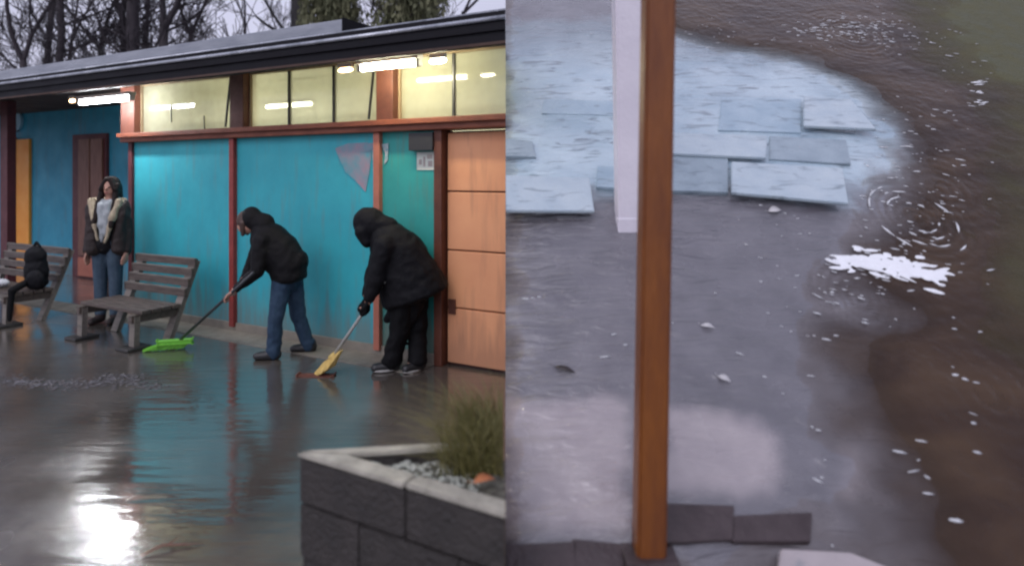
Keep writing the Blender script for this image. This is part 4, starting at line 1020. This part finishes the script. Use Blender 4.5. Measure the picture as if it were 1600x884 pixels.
M['slab'] = slabmat('pale_sky_slab', (.50, .58, .62), (.40, .49, .55))  # sky mirrored in the wet film is put into these blue tones
M['slab2'] = slabmat('blue_sky_slab', (.42, .53, .60), (.30, .41, .49))
M['slab3'] = slabmat('grey_sky_slab', (.34, .42, .47), (.25, .32, .37))
def slab(quad, h, m, th=.05):
    bm = NB(); pts = [S(x, y, h) for x, y in quad]
    pts = [(max(a, .002), b) for a, b in pts]
    prism(bm, pts, h - th, h)
    bmesh.ops.bevel(bm, geom=bm.edges[:], offset=.006, segments=2, affect='EDGES')
    o = obj('paving_slab', bm, M[m], rp); return o
slab([(788, 329), (929, 330), (921, 277), (788, 273)], .13, 'slab', .026)
slab([(932, 292), (985, 296), (985, 262), (934, 258)], .085, 'slab2')
slab([(1040, 298), (1138, 301), (1138, 247), (1040, 243)], .085, 'slab3')
slab([(1143, 301), (1326, 318), (1317, 262), (1143, 252)], .125, 'slab', .026)
slab([(1040, 240), (1197, 247), (1199, 212), (1040, 206)], .105, 'slab', .024)
slab([(1202, 249), (1330, 257), (1322, 218), (1202, 212)], .066, 'slab3')
slab([(1256, 197), (1370, 202), (1330, 155), (1256, 150)], .12, 'slab', .024)
slab([(1122, 204), (1252, 208), (1252, 154), (1128, 152)], .064, 'slab2')
slab([(788, 244), (838, 246), (832, 220), (788, 216)], .062, 'slab3')
slab([(846, 178), (960, 181), (958, 158), (850, 155)], .060, 'slab2')
# dark kerb and pale slab at the foot
M['kerb'] = mat('dark_kerb', (.038, .024, .025), (.07, .05, .052), 6, (.3, .6), .7, 40, bdist=.01)
for (xa, xb, ya, yb) in ((788, 900, 846, 900), (900, 985, 842, 900), (1042, 1150, 788, 846), (1150, 1272, 796, 850)):
    bm = NB(); prism(bm, [(max(.002, S(x + rnd.uniform(-7, 2), y, .058)[0]), S(x, y + rnd.uniform(-9, 9), .058)[1]) for x, y in ((xa, yb), (xb, yb), (xb, ya), (xa, ya))], .0, .058)
    bmesh.ops.bevel(bm, geom=bm.edges[:], offset=.004, segments=2, affect='EDGES'); obj('kerb_stone', bm, M['kerb'], rp)
M['slab_pink'] = slabmat('mauve_slab', (.42, .37, .37), (.34, .30, .30))
slab([(1215, 905), (1440, 905), (1330, 862), (1220, 856)], .085, 'slab_pink')

# posts on the ramp
M['orange_pole'] = mat('orange_brown_pole', (.25, .078, .011), (.15, .042, .010), 3, (.35, .55), .3, 30, stretch=(4, 4, .8))
M['white_pole'] = mat('white_post_paint', (.80, .76, .81), (.70, .66, .72), 3, (.4, .6), .3, 30)
def post(px, py, h, xtop, wd, dp, L, m, nm, label, basebox):
    a, b = S(px, py, h); wpt = RM @ Vector((a, b, h)) + Vector((0, Y0, 0))
    e = empty(nm, wpt, 0, label, 'post')
    lean = (xtop - px) / FPX * wpt.y / ((py) / FPX * wpt.y)
    bm = NB(); bar(bm, (0, 0, -.12), (lean * L, 0, L), wd, dp, up=(0, 1, 0), bev=.012)
    obj('shaft', bm, M[m], e)
    bm = NB(); box(bm, *basebox, bev=.01); obj('base_plate', bm, M['kerb'] if m != 'white_pole' else M['white_pole'], e)
    return e, lean
e, ln = post(1013, 866, .054, 1028, .122, .122, 3.2, 'orange_pole', 'orange_post', 'orange brown square post standing in front of the pale post', (-.11, .11, -.10, .12, -.12, .02))
obj('post_cap', box(NB(), ln * 3.2 - .07, ln * 3.2 + .07, -.07, .07, 3.19, 3.22, bev=.008), M['kerb'], e)
e, ln = post(984, 344, .054, 979, .175, .175, 3.2, 'white_pole', 'white_post', 'pale lavender post on the slabs behind the orange post', (-.095, .085, -.095, .095, -.2, .02))
obj('post_cap', box(NB(), ln * 3.2 - .1, ln * 3.2 + .1, -.1, .1, 3.19, 3.22, bev=.008), M['kerb'], e)
def on_ramp(o): o.location = (0, Y0, 0); o.rotation_euler = (TH, 0, 0); return o
def fleck_field(name, spots, label, m, flat_=.25, k_=1, kind='stuff', h0=.036):
    bm = NB()
    for (x, y, rx, ry, n, smin, smax, ang) in spots:
        for i in range(n):
            px_, py_ = x + rnd.gauss(0, rx), y + rnd.gauss(0, ry)
            if px_ < 796: continue
            a, b = S(px_, py_); h = max(hp(a, b) if a < 3.6 else 0, hw(a, b)) + .001
            r = rnd.uniform(smin, smax) * .75; el = rnd.choice((1, 1.3, 1.8, 2.4, 3.2))
            bmesh.ops.create_icosphere(bm, subdivisions=1, radius=r, matrix=Matrix.Translation((a, b, h)) @ Matrix.Rotation(ang + rnd.gauss(0, .2), 4, 'Z') @ Matrix.Diagonal((el, rnd.uniform(.35, .7), flat_, 1)))
    o = obj(name, bm, m, smooth=True); on_ramp(o); return tag(o, label, 'foam', None, kind)
fleck_field('foam_glint_flecks', [(1335, 52, 42, 11, 190, .006, .024, -.1), (1420, 60, 55, 22, 40, .006, .02, -.2), (1430, 300, 50, 75, 150, .006, .018, -.3), (1300, 480, 40, 40, 26, .006, .018, -.4), (1390, 432, 60, 16, 60, .005, .016, -.2),
                           (1100, 55, 60, 14, 40, .006, .016, 0), (1530, 560, 30, 130, 9, .01, .022, -.2), (1440, 760, 20, 50, 7, .012, .022, -.1), (1240, 420, 60, 60, 22, .005, .014, -.2), (1500, 120, 30, 25, 14, .006, .014, 0)],
           'white foam flecks and modelled glints on the brown flood water', M['foam'])  # part foam, part water glints modelled as white flecks
fleck_field('foam_glint_flecks', [(1120, 560, 60, 70, 9, .008, .018, -.4), (840, 470, 18, 4, 3, .012, .02, 0), (960, 540, 10, 20, 3, .01, .016, 0), (1200, 340, 40, 14, 6, .008, .018, 0), (1290, 780, 20, 50, 5, .008, .014, -.3)],
           'pale specks of foam stranded on the grey pavement', M['foam'])
fleck_field('light_glints', [(1527, 133, 6, 3, 9, .012, .022, 0), (1527, 148, 7, 2, 7, .012, .02, 0), (1529, 166, 8, 2, 7, .012, .02, 0)], 'small bright flecks standing for a light reflected beside the olive sheet', M['glare_white'])  # a reflected light modelled as bright flecks
# shine on the ripple crests, modelled as white lines
bm = NB()
for (c_, wl_, am, rad) in RG[:1]:
    for k in range(2, 10):
        r = wl_ * (k + .25) ;
        if r > rad * .62: break
        a0 = rnd.uniform(-1.0, .6)
        for seg in range(6):
            st = (1.57 if seg % 2 else -1.57) + rnd.gauss(0, .5); le = rnd.uniform(.15, .5)
            pts = []
            for i in range(9):
                an = st + le * i / 8; a, b = c_[0] + r * math.cos(an), c_[1] + r / .75 * math.sin(an) * .9; pts.append((a, b, hw(a, b) + .001))
            tube(bm, pts, [.0015 + .0065 * math.sin(math.pi * i / 8) for i in range(9)], 5)
o = obj('ripple_glint', bm, M['foam'], smooth=True); on_ramp(o); tag(o, 'curved white lines for the shine on the ripples beside the slabs', 'foam', None, 'stuff')
# glare on the flood, built as a bright white patch
pr = []
for (x, y, n) in ((1312, 414, 8), (1328, 412, 12), (1348, 412, 16), (1366, 415, 18), (1385, 419, 20), (1404, 422, 20), (1424, 428, 20), (1444, 434, 16), (1464, 441, 12)):
    for i in range(n):
        a, b = S(x + rnd.gauss(0, 8), y + rnd.gauss(0, 7.5)); pr.append(('e', Vector((a, b, .034 + rnd.uniform(-.002, .003))), (rnd.uniform(.02, .065), rnd.uniform(.008, .02), rnd.uniform(.004, .008)), Matrix.Rotation(rnd.gauss(-.25, .3), 4, 'Z')))
for (x, y, rx_) in ((1330, 412, .05), (1352, 414, .08), (1378, 418, .10), (1405, 424, .11), (1432, 431, .10), (1455, 438, .08)):
    a, b = S(x, y); pr.append(('e', Vector((a, b, .034)), (rx_, .034, .009), Matrix.Rotation(-.22, 4, 'Z')))
o = blob('glare_patch', pr, M['glare_white'], None, .006, 2, wr=.002); on_ramp(o); tag(o, 'bright patch of glare built as white foam on the brown flood', 'foam')
# fallen leaves on the pavement
M['leaf_dark'] = mat('dark_wet_leaf', (.02, .014, .013), (.035, .022, .02), 20, (.3, .5)); M['leaf_pale'] = mat('pale_wet_leaf', (.62, .60, .60), (.5, .48, .48), 20, (.3, .5))
for (x, y, L_, W_, rz_, m_, lb) in ((882, 587, .115, .03, -.35, 'leaf_dark', 'dark fallen leaf left of the orange post'), (1128, 603, .07, .035, -.6, 'leaf_pale', 'pale fallen leaf right of the orange post'), (1103, 521, .075, .03, -.3, 'leaf_pale', 'pale fallen leaf right of the orange post and farther up the ramp'),
                                 (1207, 340, .09, .06, .1, 'leaf_pale', 'pale fallen leaf just below the front paving slab')):
    a, b = S(x, y); h = hp(a, b) + .006
    leaf(RM @ Vector((a, b, h)) + Vector((0, Y0, 0)), L_, W_, rz_, M[m_], lb, rm=RM)
